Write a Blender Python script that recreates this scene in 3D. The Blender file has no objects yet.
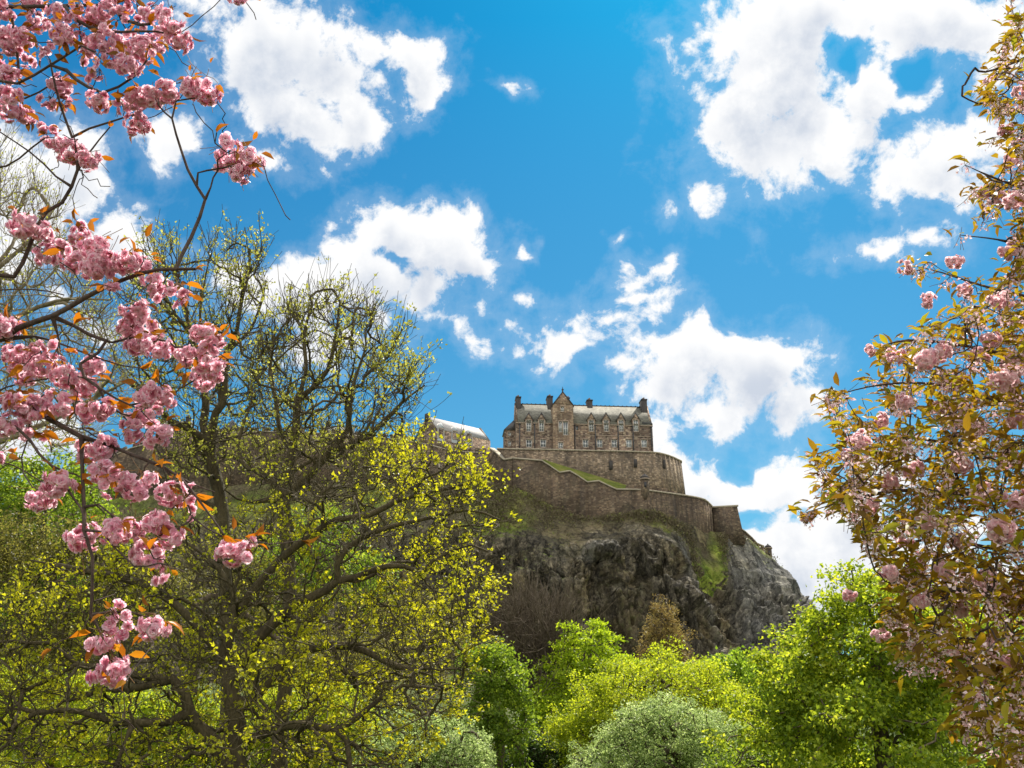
import bpy, math, random
import numpy as np
from mathutils import Vector, noise, Matrix
noise.seed_set(9); random.seed(7); rng = np.random.default_rng(11)
sc = bpy.context.scene
COL = sc.collection
R = math.radians
# ------------------------------------------------------------------ camera
PITCH = R(20.0); FPX = 1005.0; CAMZ = 1.7
cd = bpy.data.cameras.new('camera'); cam = bpy.data.objects.new('camera', cd); COL.objects.link(cam)
cam.location = (0, 0, CAMZ); cam.rotation_euler = (R(90) + PITCH, 0, 0)
cd.sensor_width = 36.0; cd.lens = 36.0 * FPX / 1024.0; cd.clip_end = 8000; cd.clip_start = 0.05
sc.camera = cam
CP, SP = math.cos(PITCH), math.sin(PITCH)
def ray(px, py):
    u = (px - 512.0) / FPX; v = (384.0 - py) / FPX
    return (u, CP - v * SP, SP + v * CP)
def P(px, py, Y):
    r = ray(px, py); k = Y / r[1]
    return np.array((r[0] * k, Y, CAMZ + r[2] * k))
def Pz(px, py, z):
    r = ray(px, py); k = (z - CAMZ) / r[2]
    return np.array((r[0] * k, r[1] * k, z))
def pxm(Y): return Y / FPX / 0.96       # metres per pixel at distance Y
# ------------------------------------------------------------------ light
SUN_AZ, SUN_EL = R(18), R(52)
sc.view_settings.view_transform = 'Standard'; sc.view_settings.look = 'None'
sc.view_settings.gamma = 1.0; sc.view_settings.use_curve_mapping = False
sc.view_settings.exposure = 0.79
sl = bpy.data.lights.new('sun', 'SUN'); sl.energy = 4.6; sl.angle = R(0.5); sl.color = (1.0, 0.94, 0.84)
so = bpy.data.objects.new('sun', sl); COL.objects.link(so)
sdir = Vector((math.sin(SUN_AZ) * math.cos(SUN_EL), math.cos(SUN_AZ) * math.cos(SUN_EL), math.sin(SUN_EL)))
so.rotation_euler = (-sdir).to_track_quat('-Z', 'Y').to_euler(); so.location = (0, 0, 60)
sc.cycles.max_bounces = 7; sc.cycles.diffuse_bounces = 3; sc.cycles.transmission_bounces = 4
sc.cycles.glossy_bounces = 2; sc.cycles.transparent_max_bounces = 4; sc.cycles.use_denoising = True
sc.cycles.sample_clamp_indirect = 6.0

class NT:
    """small node-tree helper"""
    def __init__(s, tree): s.t = tree; s.t.nodes.clear()
    def n(s, typ, **kw):
        nd = s.t.nodes.new(typ)
        for k, v in kw.items(): setattr(nd, k, v)
        return nd
    def put(s, sock, v):
        if isinstance(v, bpy.types.NodeSocket): s.t.links.new(v, sock)
        elif v is not None: sock.default_value = v
    def math(s, op, a, b=None, c=None, clamp=False):
        nd = s.n('ShaderNodeMath', operation=op); nd.use_clamp = clamp
        s.put(nd.inputs[0], a); s.put(nd.inputs[1], b)
        if c is not None: s.put(nd.inputs[2], c)
        return nd.outputs[0]
    def vmath(s, op, a, b=None, out=0):
        nd = s.n('ShaderNodeVectorMath', operation=op); s.put(nd.inputs[0], a)
        if b is not None: s.put(nd.inputs[1], b)
        return nd.outputs[out]
    def noise(s, vec, scale, detail=4, rough=0.55, out=0, dist=0.0):
        nd = s.n('ShaderNodeTexNoise'); s.put(nd.inputs['Vector'], vec)
        nd.inputs['Scale'].default_value = scale; nd.inputs['Detail'].default_value = detail
        nd.inputs['Roughness'].default_value = rough; nd.inputs['Distortion'].default_value = dist
        return nd.outputs[out]
    def rng(s, v, a, b, c=0.0, d=1.0, smooth=False):
        nd = s.n('ShaderNodeMapRange'); nd.clamp = True
        if smooth: nd.interpolation_type = 'SMOOTHSTEP'
        s.put(nd.inputs[0], v)
        for i, x in enumerate((a, b, c, d)): s.put(nd.inputs[1 + i], x)
        return nd.outputs[0]
    def mix(s, f, a, b, mode='MIX'):
        nd = s.n('ShaderNodeMix', data_type='RGBA', blend_type=mode)
        s.put(nd.inputs[0], f); s.put(nd.inputs[6], a if not isinstance(a, tuple) else (*a[:3], 1))
        s.put(nd.inputs[7], b if not isinstance(b, tuple) else (*b[:3], 1))
        return nd.outputs[2]
    def ramp(s, f, stops, interp='LINEAR'):
        nd = s.n('ShaderNodeValToRGB'); s.put(nd.inputs[0], f); cr = nd.color_ramp; cr.interpolation = interp
        while len(cr.elements) < len(stops): cr.elements.new(0.5)
        for e, (p, c) in zip(cr.elements, stops): e.position = p; e.color = (*c, 1)
        return nd.outputs[0]
# ------------------------------------------------------------------ sky
SKY_LOW, SKY_HIGH = (0.25, 0.55, 0.58), (0.026, 0.46, 0.655)
FILL_CLOUD = (10.0, 9.9, 9.7)
def build_world():
    w = bpy.data.worlds.new('World'); sc.world = w; w.use_nodes = True
    T = NT(w.node_tree)
    sky = T.n('ShaderNodeTexSky', sky_type='NISHITA', sun_disc=False)
    sky.sun_elevation = SUN_EL; sky.sun_rotation = SUN_AZ; sky.altitude = 80
    sky.air_density = 1.0; sky.dust_density = 0.5; sky.ozone_density = 2.2
    d = T.vmath('NORMALIZE', T.n('ShaderNodeTexCoord').outputs['Generated'])
    sep = T.n('ShaderNodeSeparateXYZ'); T.put(sep.inputs[0], d); el = T.math('ARCSINE', sep.outputs[2])
    tint = T.mix(1.0, sky.outputs[0], T.mix(T.rng(el, R(8), R(40)), SKY_LOW, SKY_HIGH), 'MULTIPLY')
    # unseen bright cloud added behind the viewer to light the shaded facades
    beh = T.rng(sep.outputs[1], 0.40, 0.0, smooth=True)
    cl = T.rng(T.math('ADD', T.noise(d, 3.0, 3, 0.6), T.math('MULTIPLY', beh, 0.45)), 0.78, 0.95, smooth=True)
    cl = T.math('MULTIPLY', cl, T.math('GREATER_THAN', beh, 0.001))
    col = T.mix(cl, tint, FILL_CLOUD)
    bg = T.n('ShaderNodeBackground'); T.put(bg.inputs[0], col); bg.inputs[1].default_value = 0.10
    out = T.n('ShaderNodeOutputWorld'); T.t.links.new(bg.outputs[0], out.inputs[0])
    w.cycles.sampling_method = 'MANUAL'; w.cycles.sample_map_resolution = 512
build_world()
# ------------------------------------------------------------------ mesh + object helpers
def mesh(name, verts, faces, mat=None, smooth=False, uv=None, attr=None):
    """verts (N,3); faces: array (M,k) or a list of such arrays / lists"""
    me = bpy.data.meshes.new(name)
    verts = np.asarray(verts, dtype=np.float32).reshape(-1, 3)
    if isinstance(faces, np.ndarray): faces = [faces]
    if len(faces) and not isinstance(faces[0], np.ndarray):
        loops = np.array([i for f in faces for i in f], dtype=np.int32); cnt = np.array([len(f) for f in faces], dtype=np.int32)
    else:
        loops = np.concatenate([f.ravel() for f in faces]).astype(np.int32)
        cnt = np.concatenate([np.full(len(f), f.shape[1]) for f in faces]).astype(np.int32)
    me.vertices.add(len(verts)); me.vertices.foreach_set('co', verts.ravel())
    me.loops.add(len(loops)); me.loops.foreach_set('vertex_index', loops)
    me.polygons.add(len(cnt))
    st = np.concatenate(([0], np.cumsum(cnt)[:-1])).astype(np.int32)
    me.polygons.foreach_set('loop_start', st); me.polygons.foreach_set('loop_total', cnt)
    if smooth: me.polygons.foreach_set('use_smooth', np.ones(len(cnt), dtype=bool))
    if attr is not None:
        for k, v in attr.items():
            a = me.attributes.new(k, 'FLOAT', 'POINT'); a.data.foreach_set('value', np.asarray(v, dtype=np.float32))
    me.update(calc_edges=True); me.validate()
    if mat is not None: me.materials.append(mat)
    return me
ORG = {}
def tag(o, label=None, cat=None, group=None, kind=None):
    if label: o['label'] = label
    if cat: o['category'] = cat
    if group: o['group'] = group
    if kind: o['kind'] = kind
    return o
def thing(name, label, cat, loc, group=None):
    o = bpy.data.objects.new(name, None); COL.objects.link(o); o.location = tuple(float(x) for x in loc)
    o.empty_display_size = 0.2; ORG[o.name] = np.array(loc, dtype=float)
    return tag(o, label, cat, group)
def part(name, me_args, mat, parent=None, smooth=False, attr=None, label=None):
    v, f = me_args; v = np.asarray(v, dtype=float).reshape(-1, 3)
    org = ORG[parent.name] if parent is not None else np.zeros(3)
    o = bpy.data.objects.new(name, mesh(name, v - org, f, mat, smooth, attr=attr)); COL.objects.link(o)
    if parent is not None: o.parent = parent
    ORG[o.name] = org
    if label: o['label'] = label
    return o
class MB:
    def __init__(s): s.v = []; s.f = []
    def add(s, vs, fs):
        b = len(s.v); s.v += [tuple(map(float, p)) for p in vs]; s.f += [[b + i for i in f] for f in fs]; return s
    def prism(s, poly_a, poly_b):
        """closed solid between two matching polygons"""
        n = len(poly_a); b = list(range(n)); fs = [b[::-1], [n + i for i in b]]
        fs += [[i, (i + 1) % n, n + (i + 1) % n, n + i] for i in range(n)]
        return s.add(list(poly_a) + list(poly_b), fs)
    def get(s): return s.v, s.f
def tubes(pts, rad, m=5):
    """pts (N,K,3), rad (N,K) -> verts, quads"""
    N, K, _ = pts.shape
    t = np.empty_like(pts); t[:, 1:-1] = pts[:, 2:] - pts[:, :-2]; t[:, 0] = pts[:, 1] - pts[:, 0]; t[:, -1] = pts[:, -1] - pts[:, -2]
    t /= np.linalg.norm(t, axis=2, keepdims=True) + 1e-9
    mean = pts[:, -1] - pts[:, 0]; ax = np.argmin(np.abs(mean), axis=1); ref = np.eye(3)[ax][:, None, :]
    u = np.cross(t, np.broadcast_to(ref, t.shape)); u /= np.linalg.norm(u, axis=2, keepdims=True) + 1e-9
    w = np.cross(t, u)
    a = np.arange(m) * 2 * np.pi / m
    v = pts[:, :, None, :] + rad[:, :, None, None] * (np.cos(a)[None, None, :, None] * u[:, :, None, :] + np.sin(a)[None, None, :, None] * w[:, :, None, :])
    idx = np.arange(N * K * m).reshape(N, K, m)
    A = idx[:, :-1, :]; B = np.roll(A, -1, axis=2); C2 = np.roll(idx[:, 1:, :], -1, axis=2); D = idx[:, 1:, :]
    f = np.stack([A, B, C2, D], axis=3).reshape(-1, 4)
    return v.reshape(-1, 3), f
def join(parts):
    vs, fs, b = [], [], 0
    for v, f in parts:
        vs.append(np.asarray(v).reshape(-1, 3)); fs.append(f + b); b += len(vs[-1])
    return np.concatenate(vs), fs
def catmull(p, n, s=None):
    """resample a polyline (k,d) smoothly to n points"""
    p = np.asarray(p, dtype=float); k = len(p)
    q = np.vstack([2 * p[0] - p[1], p, 2 * p[-1] - p[-2]])
    L = np.concatenate(([0], np.cumsum(np.linalg.norm(np.diff(p[:, :3], axis=0), axis=1)))); L /= L[-1]
    s = np.linspace(0, 1, n) if s is None else s; i = np.clip(np.searchsorted(L, s, side='right') - 1, 0, k - 2)
    t = ((s - L[i]) / (L[i + 1] - L[i] + 1e-12))[:, None]
    a, b, c, d = q[i], q[i + 1], q[i + 2], q[i + 3]
    return 0.5 * (2 * b + (c - a) * t + (2 * a - 5 * b + 4 * c - d) * t ** 2 + (3 * b - a - 3 * c + d) * t ** 3)
def unit(v): return v / (np.linalg.norm(v, axis=-1, keepdims=True) + 1e-9)
# ------------------------------------------------------------------ growing trees
class Grow:
    """branches: hand laid limbs, then twigs reach out for target points; radii from a pipe model"""
    def __init__(s, cap=60000):
        s.p = np.zeros((cap, 3), dtype=np.float32); s.d = np.zeros((cap, 3), dtype=np.float32)
        s.par = np.full(cap, -1); s.r0 = np.zeros(cap); s.n = 0; s.paths = []
    def add(s, p, d, par, r):
        i = s.n; s.p[i] = p; s.d[i] = d; s.par[i] = par; s.r0[i] = r; s.n += 1; return i
    def limb(s, pts, r_a, r_b, step=0.35, jit=0.0, attach=True):
        pts = np.asarray(pts, dtype=float)
        L = np.linalg.norm(np.diff(pts, axis=0), axis=1).sum(); n = max(4, int(L / step) + 1)
        c = catmull(pts, n)
        if jit: c[1:] += rng.normal(0, jit, c[1:].shape)
        par = -1
        if attach and s.n:
            dd = np.linalg.norm(s.p[:s.n] - c[0], axis=1); par = int(dd.argmin()); c[0] = s.p[par]
        ids = []
        dr = unit(np.gradient(c, axis=0))
        rr = r_a + (r_b - r_a) * np.linspace(0, 1, n) ** 0.9
        for k in range(n):
            if k == 0 and par >= 0: ids.append(par); continue
            par = s.add(c[k], dr[k], par, rr[k]); ids.append(par)
        s.paths.append((ids, rr)); return s
    def reach(s, targets, K=4, up=0.15, pref=0.55, wig=0.06):
        targets = np.asarray(targets, dtype=np.float32)
        base = s.p[:s.n].copy()
        dm = np.array([np.min(np.linalg.norm(base - t, axis=1)) for t in targets]) if len(targets) < 9000 else np.zeros(len(targets))
        for ti in np.argsort(dm + rng.normal(0, dm.std() * 0.12 + 1e-6, len(dm))):
            t = targets[ti]
            v = t - s.p[:s.n]; dist = np.sqrt((v * v).sum(1)) + 1e-6
            cosv = (v * s.d[:s.n]).sum(1) / dist
            j = int((dist * (1.0 + pref - pref * cosv)).argmin())
            L = float(dist[j])
            if L < 1e-4: continue
            p0 = s.p[j].astype(float); d0 = s.d[j].astype(float); to = (t - p0) / L
            m0 = unit(d0 * 0.7 + to + rng.normal(0, 0.15, 3)) * L; m1 = unit(to + np.array([0, 0, up]) + rng.normal(0, 0.2, 3)) * L
            u = np.linspace(0, 1, K + 1)[:, None]
            c = (2*u**3 - 3*u**2 + 1) * p0 + (u**3 - 2*u**2 + u) * m0 + (-2*u**3 + 3*u**2) * t + (u**3 - u**2) * m1
            c[1:-1] += rng.normal(0, wig * L, (K - 1, 3))
            dr = unit(np.gradient(c, axis=0)); ids = [j]; par = j
            for k in range(1, K + 1): par = s.add(c[k], dr[k], par, 0.0); ids.append(par)
            s.paths.append((ids, None))
        return s
    def sprout(s, n, L, up=0.5, out=0.4, side=0.45, K=3, rmax=None, centre=None):
        """n short straight-ish twigs from random young wood"""
        src = rng.integers(max(1, s.n // 12), s.n, n); cen = s.p[:s.n].mean(0) if centre is None else np.asarray(centre)
        for j in src:
            p0 = s.p[j].astype(float); o = unit(p0 - cen); v = unit(s.d[j] * 0.7 + o * out + np.array((0, 0, up)) + rng.normal(0, side, 3)); l = L * rng.uniform(.4, 1.3)
            if s.n > len(s.p) - K - 2: break
            bend = rng.normal(0, .10, 3) + (0, 0, .06); ids = [int(j)]; par = int(j)
            for k in range(1, K + 1):
                u = k / K; q = p0 + v * l * u + bend * l * u * u; par = s.add(q, unit(v + 2 * bend * u), par, 0.0); ids.append(par)
            s.paths.append((ids, None))
        return s
    def radii(s, tip, p=2.3):
        n = s.n; acc = np.zeros(n); kids = np.zeros(n, dtype=int)
        for i in range(n - 1, 0, -1):
            if acc[i] == 0: acc[i] = tip ** p
            if s.par[i] >= 0: acc[s.par[i]] += acc[i]; kids[s.par[i]] += 1
        r = np.maximum(acc ** (1 / p), s.r0[:n]); s.kids = kids
        return r
    def build(s, tip, m_big=8, m_small=4, thr=None):
        r = s.radii(tip); s.r = r; out = {}
        for ids, rr in s.paths:
            q = s.p[ids]; rad = r[ids].copy()
            if rr is None: rad[0] = rad[1] * 1.05
            key = (len(ids), m_big if (rr is not None or rad[1] > tip * 4) else m_small)
            out.setdefault(key, []).append((q, rad))
        parts = []
        for (k, m), L in out.items():
            parts.append(tubes(np.array([a for a, b in L], dtype=float), np.array([b for a, b in L]), m))
        return join(parts)
    def tips(s):
        i = np.nonzero(s.kids[:s.n] == 0)[0]; return s.p[i].astype(float), s.d[i].astype(float)
    def thin(s, rmax):
        i = np.nonzero(s.r[:s.n] < rmax)[0]; return s.p[i].astype(float), s.d[i].astype(float)
def leaves(c, a, nrm, L, W, shape='quad', curl=0.15):
    """c base points, a axis, nrm normal, L lengths, W widths"""
    a = unit(a); b = unit(np.cross(a, nrm)); n = np.cross(b, a)
    if shape == 'quad':
        T = np.array([(0, 0, 0), (0.5, 0.5, 0), (1, 0, 0), (0.5, -0.5, 0)]); F = [np.array([[0, 1, 2, 3]])]
    elif shape == 'tri3':       # a palmate leaf: three blunt lobes
        T = np.array([(0, 0, 0), (0.35, 0.5, curl), (0.6, 0.28, 0), (1, 0, -curl), (0.6, -0.28, 0), (0.35, -0.5, curl)]); F = [np.array([[0, 1, 2, 3], [0, 3, 4, 5]])]
    else:                        # long pointed leaf folded on its midrib
        T = np.array([(0, 0, 0), (0.28, 0.42, curl), (0.62, 0.40, curl * .6), (1, 0, -curl * 1.6), (0.62, -0.40, curl * .6), (0.28, -0.42, curl), (0.3, 0, 0.0), (0.65, 0, -curl * .4)])
        F = [np.array([[6, 1, 2, 7], [7, 4, 5, 6]]), np.array([[0, 1, 6], [0, 6, 5], [2, 3, 7], [7, 3, 4]])]
    k = len(T); N = len(c)
    L = np.broadcast_to(L, N)[:, None, None]; W = np.broadcast_to(W, N)[:, None, None]
    v = c[:, None, :] + a[:, None, :] * T[None, :, 0:1] * L + b[:, None, :] * T[None, :, 1:2] * W + n[:, None, :] * T[None, :, 2:3] * L
    off = (np.arange(N) * k)[:, None, None]
    return v.reshape(-1, 3), [(f[None] + off).reshape(-1, f.shape[1]) for f in F]
def rdir(n):
    v = rng.normal(size=(n, 3)); return unit(v)
# ------------------------------------------------------------------ clouds: a far glowing shell, opaque only where clouds stand
def build_clouds():
    blobs = [(265,42,82,64),(372,62,34,36),(336,230,10,8),(300,340,50,24),(240,285,30,30),(330,66,58,58),(285,105,52,50),(417,62,34,34),(350,115,26,26),
        (395,222,40,30),(378,272,56,42),(432,250,54,38),(474,264,32,28),(428,300,34,22),(452,330,30,11,-15),(484,309,13,8),(492,349,13,6),
        (285,300,46,36),(350,345,46,24),
        (28,215,60,85),(80,178,34,44),(100,238,60,26),(20,445,75,44),(164,138,26,22),(122,332,28,13),
        (563,336,50,19),(635,283,19,11),(642,303,22,10),(662,266,12,10),(622,323,21,15),(625,241,7,5),(527,246,7,4),(541,300,12,7),(500,90,15,6,-8),
        (690,360,70,38),(648,364,52,19),(752,374,62,46),(778,400,42,42),(722,412,44,27),(662,426,18,16),
        (690,474,46,28,-30),(722,498,38,34),(768,490,42,22),(800,545,70,46),(835,585,80,50),(858,540,50,46),(745,560,50,50),
        (790,78,96,92),(740,112,50,62),(832,150,54,42),(815,22,100,50),(900,25,90,34),(970,18,80,36),(868,96,38,54),(908,100,24,16),
        (705,197,25,20),(942,166,54,38),(978,150,46,26),(876,252,30,11),(922,236,18,14),(1010,60,60,24),
        (940,560,60,40),(900,470,30,30),
        (1250,260,120,80),(-250,220,120,90)]
    holes = [(247,24,22,17),(402,262,26,8),(846,56,17,38,18),(874,40,34,16,30),(752,520,20,10),(737,462,18,18),(912,72,16,34,-15)]

    NA, NE_, RAD = 440, 260, 3800.0
    az = np.linspace(R(-50), R(50), NA); el = np.linspace(R(-2), R(49), NE_); A, E = np.meshgrid(az, el)
    Dv = np.stack([np.sin(A) * np.cos(E), np.cos(A) * np.cos(E), np.sin(E)], 2)
    wz = np.zeros(Dv.shape[:2] + (2,)); fr = np.zeros(Dv.shape[:2])
    for i in range(NE_):
        for j in range(NA):
            v = Vector(Dv[i, j]); a = noise.noise_vector(v * 9.0); b = noise.noise_vector(v * 30.0); c = noise.noise_vector(v * 75.0)
            wz[i, j] = (a.x * 0.020 + b.x * 0.015 + c.x * 0.009, a.y * 0.016 + b.y * 0.014 + c.y * 0.008)
            fr[i, j] = noise.fractal(v * 26.0, 0.8, 2.1, 5)
    QA, QE = A + wz[..., 0], E + wz[..., 1]
    def azel(px, py):
        r = Vector(ray(px, py)).normalized(); return math.atan2(r.x, r.y), math.asin(r.z)
    def ell(cx, cy, rx, ry, rot=0.0):
        a0, e0 = azel(cx, cy); ax = (azel(cx + rx, cy)[0] - azel(cx - rx, cy)[0]) / 2; ey = (azel(cx, cy - ry)[1] - azel(cx, cy + ry)[1]) / 2
        k = math.cos(e0); x, y = (QA - a0) * k, QE - e0; c, s_ = math.cos(R(rot)), math.sin(R(rot))
        return 1.0 - np.sqrt(((x * c + y * s_) / (ax * k)) ** 2 + ((-x * s_ + y * c) / ey) ** 2)
    f = np.full(QA.shape, -3.0)
    for b in blobs:
        kf = min(1.0, max(.42, min(b[2], b[3]) / 34.0)); e = ell(*b) * kf + (1 - kf) * .06; h = np.clip(0.5 + 0.5 * (e - f) / 0.22, 0, 1); f = f * (1 - h) + e * h + 0.22 * h * (1 - h)
    for h in holes: f = f - 0.80 * np.clip(ell(*h) + 0.25, 0, .85) * np.clip(1 + 1.2 * fr, .2, 2)
    f = np.clip(f + 0.30 * fr * (f > -1), -2, 0.85)
    dn = np.clip(f + 0.1, 0, 1)
    sh = np.zeros_like(dn)                      # how much cloud lies above, towards the sun
    for k in range(1, 15): sh[:NE_ - k] += dn[k:] * (1 - k / 15.0)
    sh /= 7.0
    v = Dv.reshape(-1, 3) * RAD + (0, 0, CAMZ); i = (np.arange(NE_ - 1)[:, None] * NA + np.arange(NA - 1)[None]).ravel()
    m = bpy.data.materials.new('cloud glow'); m.use_nodes = True; T = NT(m.node_tree); out = T.n('ShaderNodeOutputMaterial')
    d = T.vmath('NORMALIZE', T.n('ShaderNodeTexCoord').outputs['Object'])
    F = T.n('ShaderNodeAttribute', attribute_name='field').outputs[2]; S = T.n('ShaderNodeAttribute', attribute_name='under').outputs[2]
    n1 = T.math('SUBTRACT', T.noise(d, 20.0, 9, 0.66, dist=0.2), 0.5); n2 = T.math('SUBTRACT', T.noise(d, 9.0, 2, 0.5), 0.5)
    dens = T.math('ADD', F, T.math('ADD', T.math('MULTIPLY', n1, 3.0), T.math('MULTIPLY', n2, 0.6)))
    dens = T.math('ADD', dens, 0.19)
    alpha = T.rng(dens, 0.0, 0.55, smooth=True)
    alpha = T.math('MAXIMUM', alpha, T.math('MULTIPLY', T.rng(dens, -0.6, 0.2, smooth=True), 0.12))
    sh_ = T.math('MULTIPLY', T.rng(S, 0.15, 0.85, smooth=True), T.rng(T.noise(d, 16.0, 6, 0.6), 0.36, 0.64), clamp=True)
    col = T.mix(sh_, (1.0, 1.0, 1.0), (0.60, 0.66, 0.76))  # grey undersides: the cloud's own shadow painted into its emission colour
    em = T.n('ShaderNodeEmission'); T.put(em.inputs[0], col); em.inputs[1].default_value = 0.60
    tr = T.n('ShaderNodeBsdfTransparent'); mx = T.n('ShaderNodeMixShader'); T.put(mx.inputs[0], alpha)
    T.t.links.new(tr.outputs[0], mx.inputs[1]); T.t.links.new(em.outputs[0], mx.inputs[2]); T.t.links.new(mx.outputs[0], out.inputs[0])
    m.cycles.emission_sampling = 'NONE'
    o = part('clouds', (v, np.stack([i, i + 1, i + NA + 1, i + NA], 1)), m, smooth=True, attr={'field': f.ravel(), 'under': sh.ravel()})
    tag(o, 'white broken fair weather clouds drifting across the blue sky', 'clouds', kind='stuff')
build_clouds()
# ------------------------------------------------------------------ materials
def newmat(name):
    m = bpy.data.materials.new(name); m.use_nodes = True; T = NT(m.node_tree)
    return m, T, T.n('ShaderNodeOutputMaterial')
def princ(T, out, col, rough=0.8, spec=0.3, nrm=None, **kw):
    b = T.n('ShaderNodeBsdfPrincipled'); T.put(b.inputs['Base Color'], col if not isinstance(col, tuple) else (*col, 1))
    T.put(b.inputs['Roughness'], rough); b.inputs['Specular IOR Level'].default_value = spec
    if nrm is not None: T.put(b.inputs['Normal'], nrm)
    for k, v in kw.items(): T.put(b.inputs[k], v)
    T.t.links.new(b.outputs[0], out.inputs[0]); return b
def bump(T, h, strength=0.5, dist=0.1):
    b = T.n('ShaderNodeBump'); b.inputs['Strength'].default_value = strength; b.inputs['Distance'].default_value = dist
    T.put(b.inputs['Height'], h); return b.outputs[0]
def leaf_mat(name, stops, trans=0.5, tcol=1.0, rough=0.45, spec=0.35, tshift=(1.0, 1.0, 1.0)):
    m, T, out = newmat(name)
    isl = T.n('ShaderNodeNewGeometry').outputs['Random Per Island']
    oc = T.n('ShaderNodeTexCoord').outputs['Object']
    f = T.math('ADD', T.math('MULTIPLY', isl, 0.6), T.math('MULTIPLY', T.rng(T.noise(oc, 0.9, 3, 0.6), 0.3, 0.7), 0.4))
    col = T.ramp(f, stops)
    b = T.n('ShaderNodeBsdfPrincipled'); T.put(b.inputs['Base Color'], col); b.inputs['Roughness'].default_value = rough
    b.inputs['Specular IOR Level'].default_value = spec * .6
    t = T.n('ShaderNodeBsdfTranslucent'); T.put(t.inputs[0], T.mix(1.0, col, tuple(tcol * x for x in tshift), 'MULTIPLY'))
    mx = T.n('ShaderNodeMixShader'); mx.inputs[0].default_value = trans
    T.t.links.new(b.outputs[0], mx.inputs[1]); T.t.links.new(t.outputs[0], mx.inputs[2]); T.t.links.new(mx.outputs[0], out.inputs[0])
    return m
def bark_mat(name, a, b, scale=6.0):
    m, T, out = newmat(name); oc = T.n('ShaderNodeTexCoord').outputs['Object']
    mp = T.n('ShaderNodeMapping'); T.put(mp.inputs[0], oc); mp.inputs['Scale'].default_value = (1, 1, 0.35)
    n = T.noise(mp.outputs[0], scale * 3, 6, 0.65); n2 = T.noise(oc, scale * 0.3, 3)
    col = T.mix(T.rng(T.math('ADD', T.math('MULTIPLY', n, .6), T.math('MULTIPLY', n2, .4)), 0.35, 0.65), a, b)
    princ(T, out, col, 0.9, 0.15, bump(T, n, 0.6, 0.02)); return m
def stone_mat(name, cols, mort, bs=0.55, stain=0.5, sc_z=1.7, streak=(0.05, 0.045, 0.04), green=0.0):
    m, T, out = newmat(name); oc = T.n('ShaderNodeTexCoord').outputs['Object']
    mp = T.n('ShaderNodeMapping'); T.put(mp.inputs[0], oc); mp.inputs['Scale'].default_value = (1 / bs, 1 / bs, sc_z / bs)
    def vor(feat, o):
        v = T.n('ShaderNodeTexVoronoi', feature=feat); T.put(v.inputs['Vector'], mp.outputs[0]); v.inputs['Scale'].default_value = 1.0
        v.inputs['Randomness'].default_value = 0.75; return v.outputs[o]
    cellc = T.n('ShaderNodeSeparateColor'); T.put(cellc.inputs[0], vor('F1', 1))
    k = len(cols); col = T.ramp(cellc.outputs[0], [(i / k, c) for i, c in enumerate(cols)], 'CONSTANT')
    edge = T.rng(vor('DISTANCE_TO_EDGE', 0), 0.02, 0.10)
    col = T.mix(edge, mort, col)
    big = T.noise(oc, 0.12, 5, 0.6); col = T.mix(1.0, col, T.ramp(big, [(0.3, (0.62, 0.60, 0.58)), (0.5, (0.95, 0.93, 0.9)), (0.72, (1.25, 1.18, 1.1))]), 'MULTIPLY')
    ms = T.n('ShaderNodeMapping'); T.put(ms.inputs[0], oc); ms.inputs['Scale'].default_value = (1, 1, 0.12)
    patch = T.n('ShaderNodeTexVoronoi'); T.put(patch.inputs['Vector'], oc); patch.inputs['Scale'].default_value = .11; ps = T.n('ShaderNodeSeparateColor'); T.put(ps.inputs[0], patch.outputs[1])
    col = T.mix(1.0, col, T.ramp(ps.outputs[0], [(0.0, (0.68, 0.66, 0.64)), (1.0, (1.28, 1.25, 1.18))]), 'MULTIPLY')
    st = T.math('MULTIPLY', T.rng(T.noise(ms.outputs[0], 0.75, 5, 0.65), 0.44, 0.68), stain)
    col = T.mix(st, col, streak)
    if green: col = T.mix(T.math('MULTIPLY', T.rng(T.noise(oc, 0.35, 4), 0.5, 0.75), green), col, (0.07, 0.09, 0.025))
    princ(T, out, col, 0.92, 0.12, bump(T, T.math('ADD', edge, T.math('MULTIPLY', T.noise(oc, 4.0, 4), 0.6)), 0.7, 0.12)); return m
def plain_mat(name, c, rough=0.8, spec=0.2, var=0.35, scale=3.0, metal=0.0):
    m, T, out = newmat(name); oc = T.n('ShaderNodeTexCoord').outputs['Object']
    col = T.mix(T.noise(oc, scale, 5, 0.6), tuple(x * (1 - var) for x in c), tuple(x * (1 + var) for x in c))
    princ(T, out, col, rough, spec, None, Metallic=metal); return m
def slate_mat(name, a, b, rough=0.45):
    m, T, out = newmat(name); oc = T.n('ShaderNodeTexCoord').outputs['Object']
    mp = T.n('ShaderNodeMapping'); T.put(mp.inputs[0], oc); mp.inputs['Scale'].default_value = (2.2, 2.2, 3.4)
    v = T.n('ShaderNodeTexVoronoi'); T.put(v.inputs['Vector'], mp.outputs[0]); v.inputs['Scale'].default_value = 1.0
    s = T.n('ShaderNodeSeparateColor'); T.put(s.inputs[0], v.outputs[1])
    f = T.math('ADD', T.math('MULTIPLY', s.outputs[0], 0.5), T.math('MULTIPLY', T.rng(T.noise(oc, 0.5, 5, 0.7), 0.3, 0.7), 0.5))
    princ(T, out, T.mix(f, a, b), rough, 0.15 if rough > .6 else 0.4, bump(T, s.outputs[1], 0.4, 0.05)); return m
M = {}
M['facade'] = stone_mat('pink rubble stone', [(0.29, 0.205, 0.16), (0.41, 0.32, 0.245), (0.23, 0.17, 0.14), (0.48, 0.40, 0.31), (0.33, 0.25, 0.20), (0.13, 0.10, 0.09)], (0.27, 0.22, 0.18), 0.62, 0.45)
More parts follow.
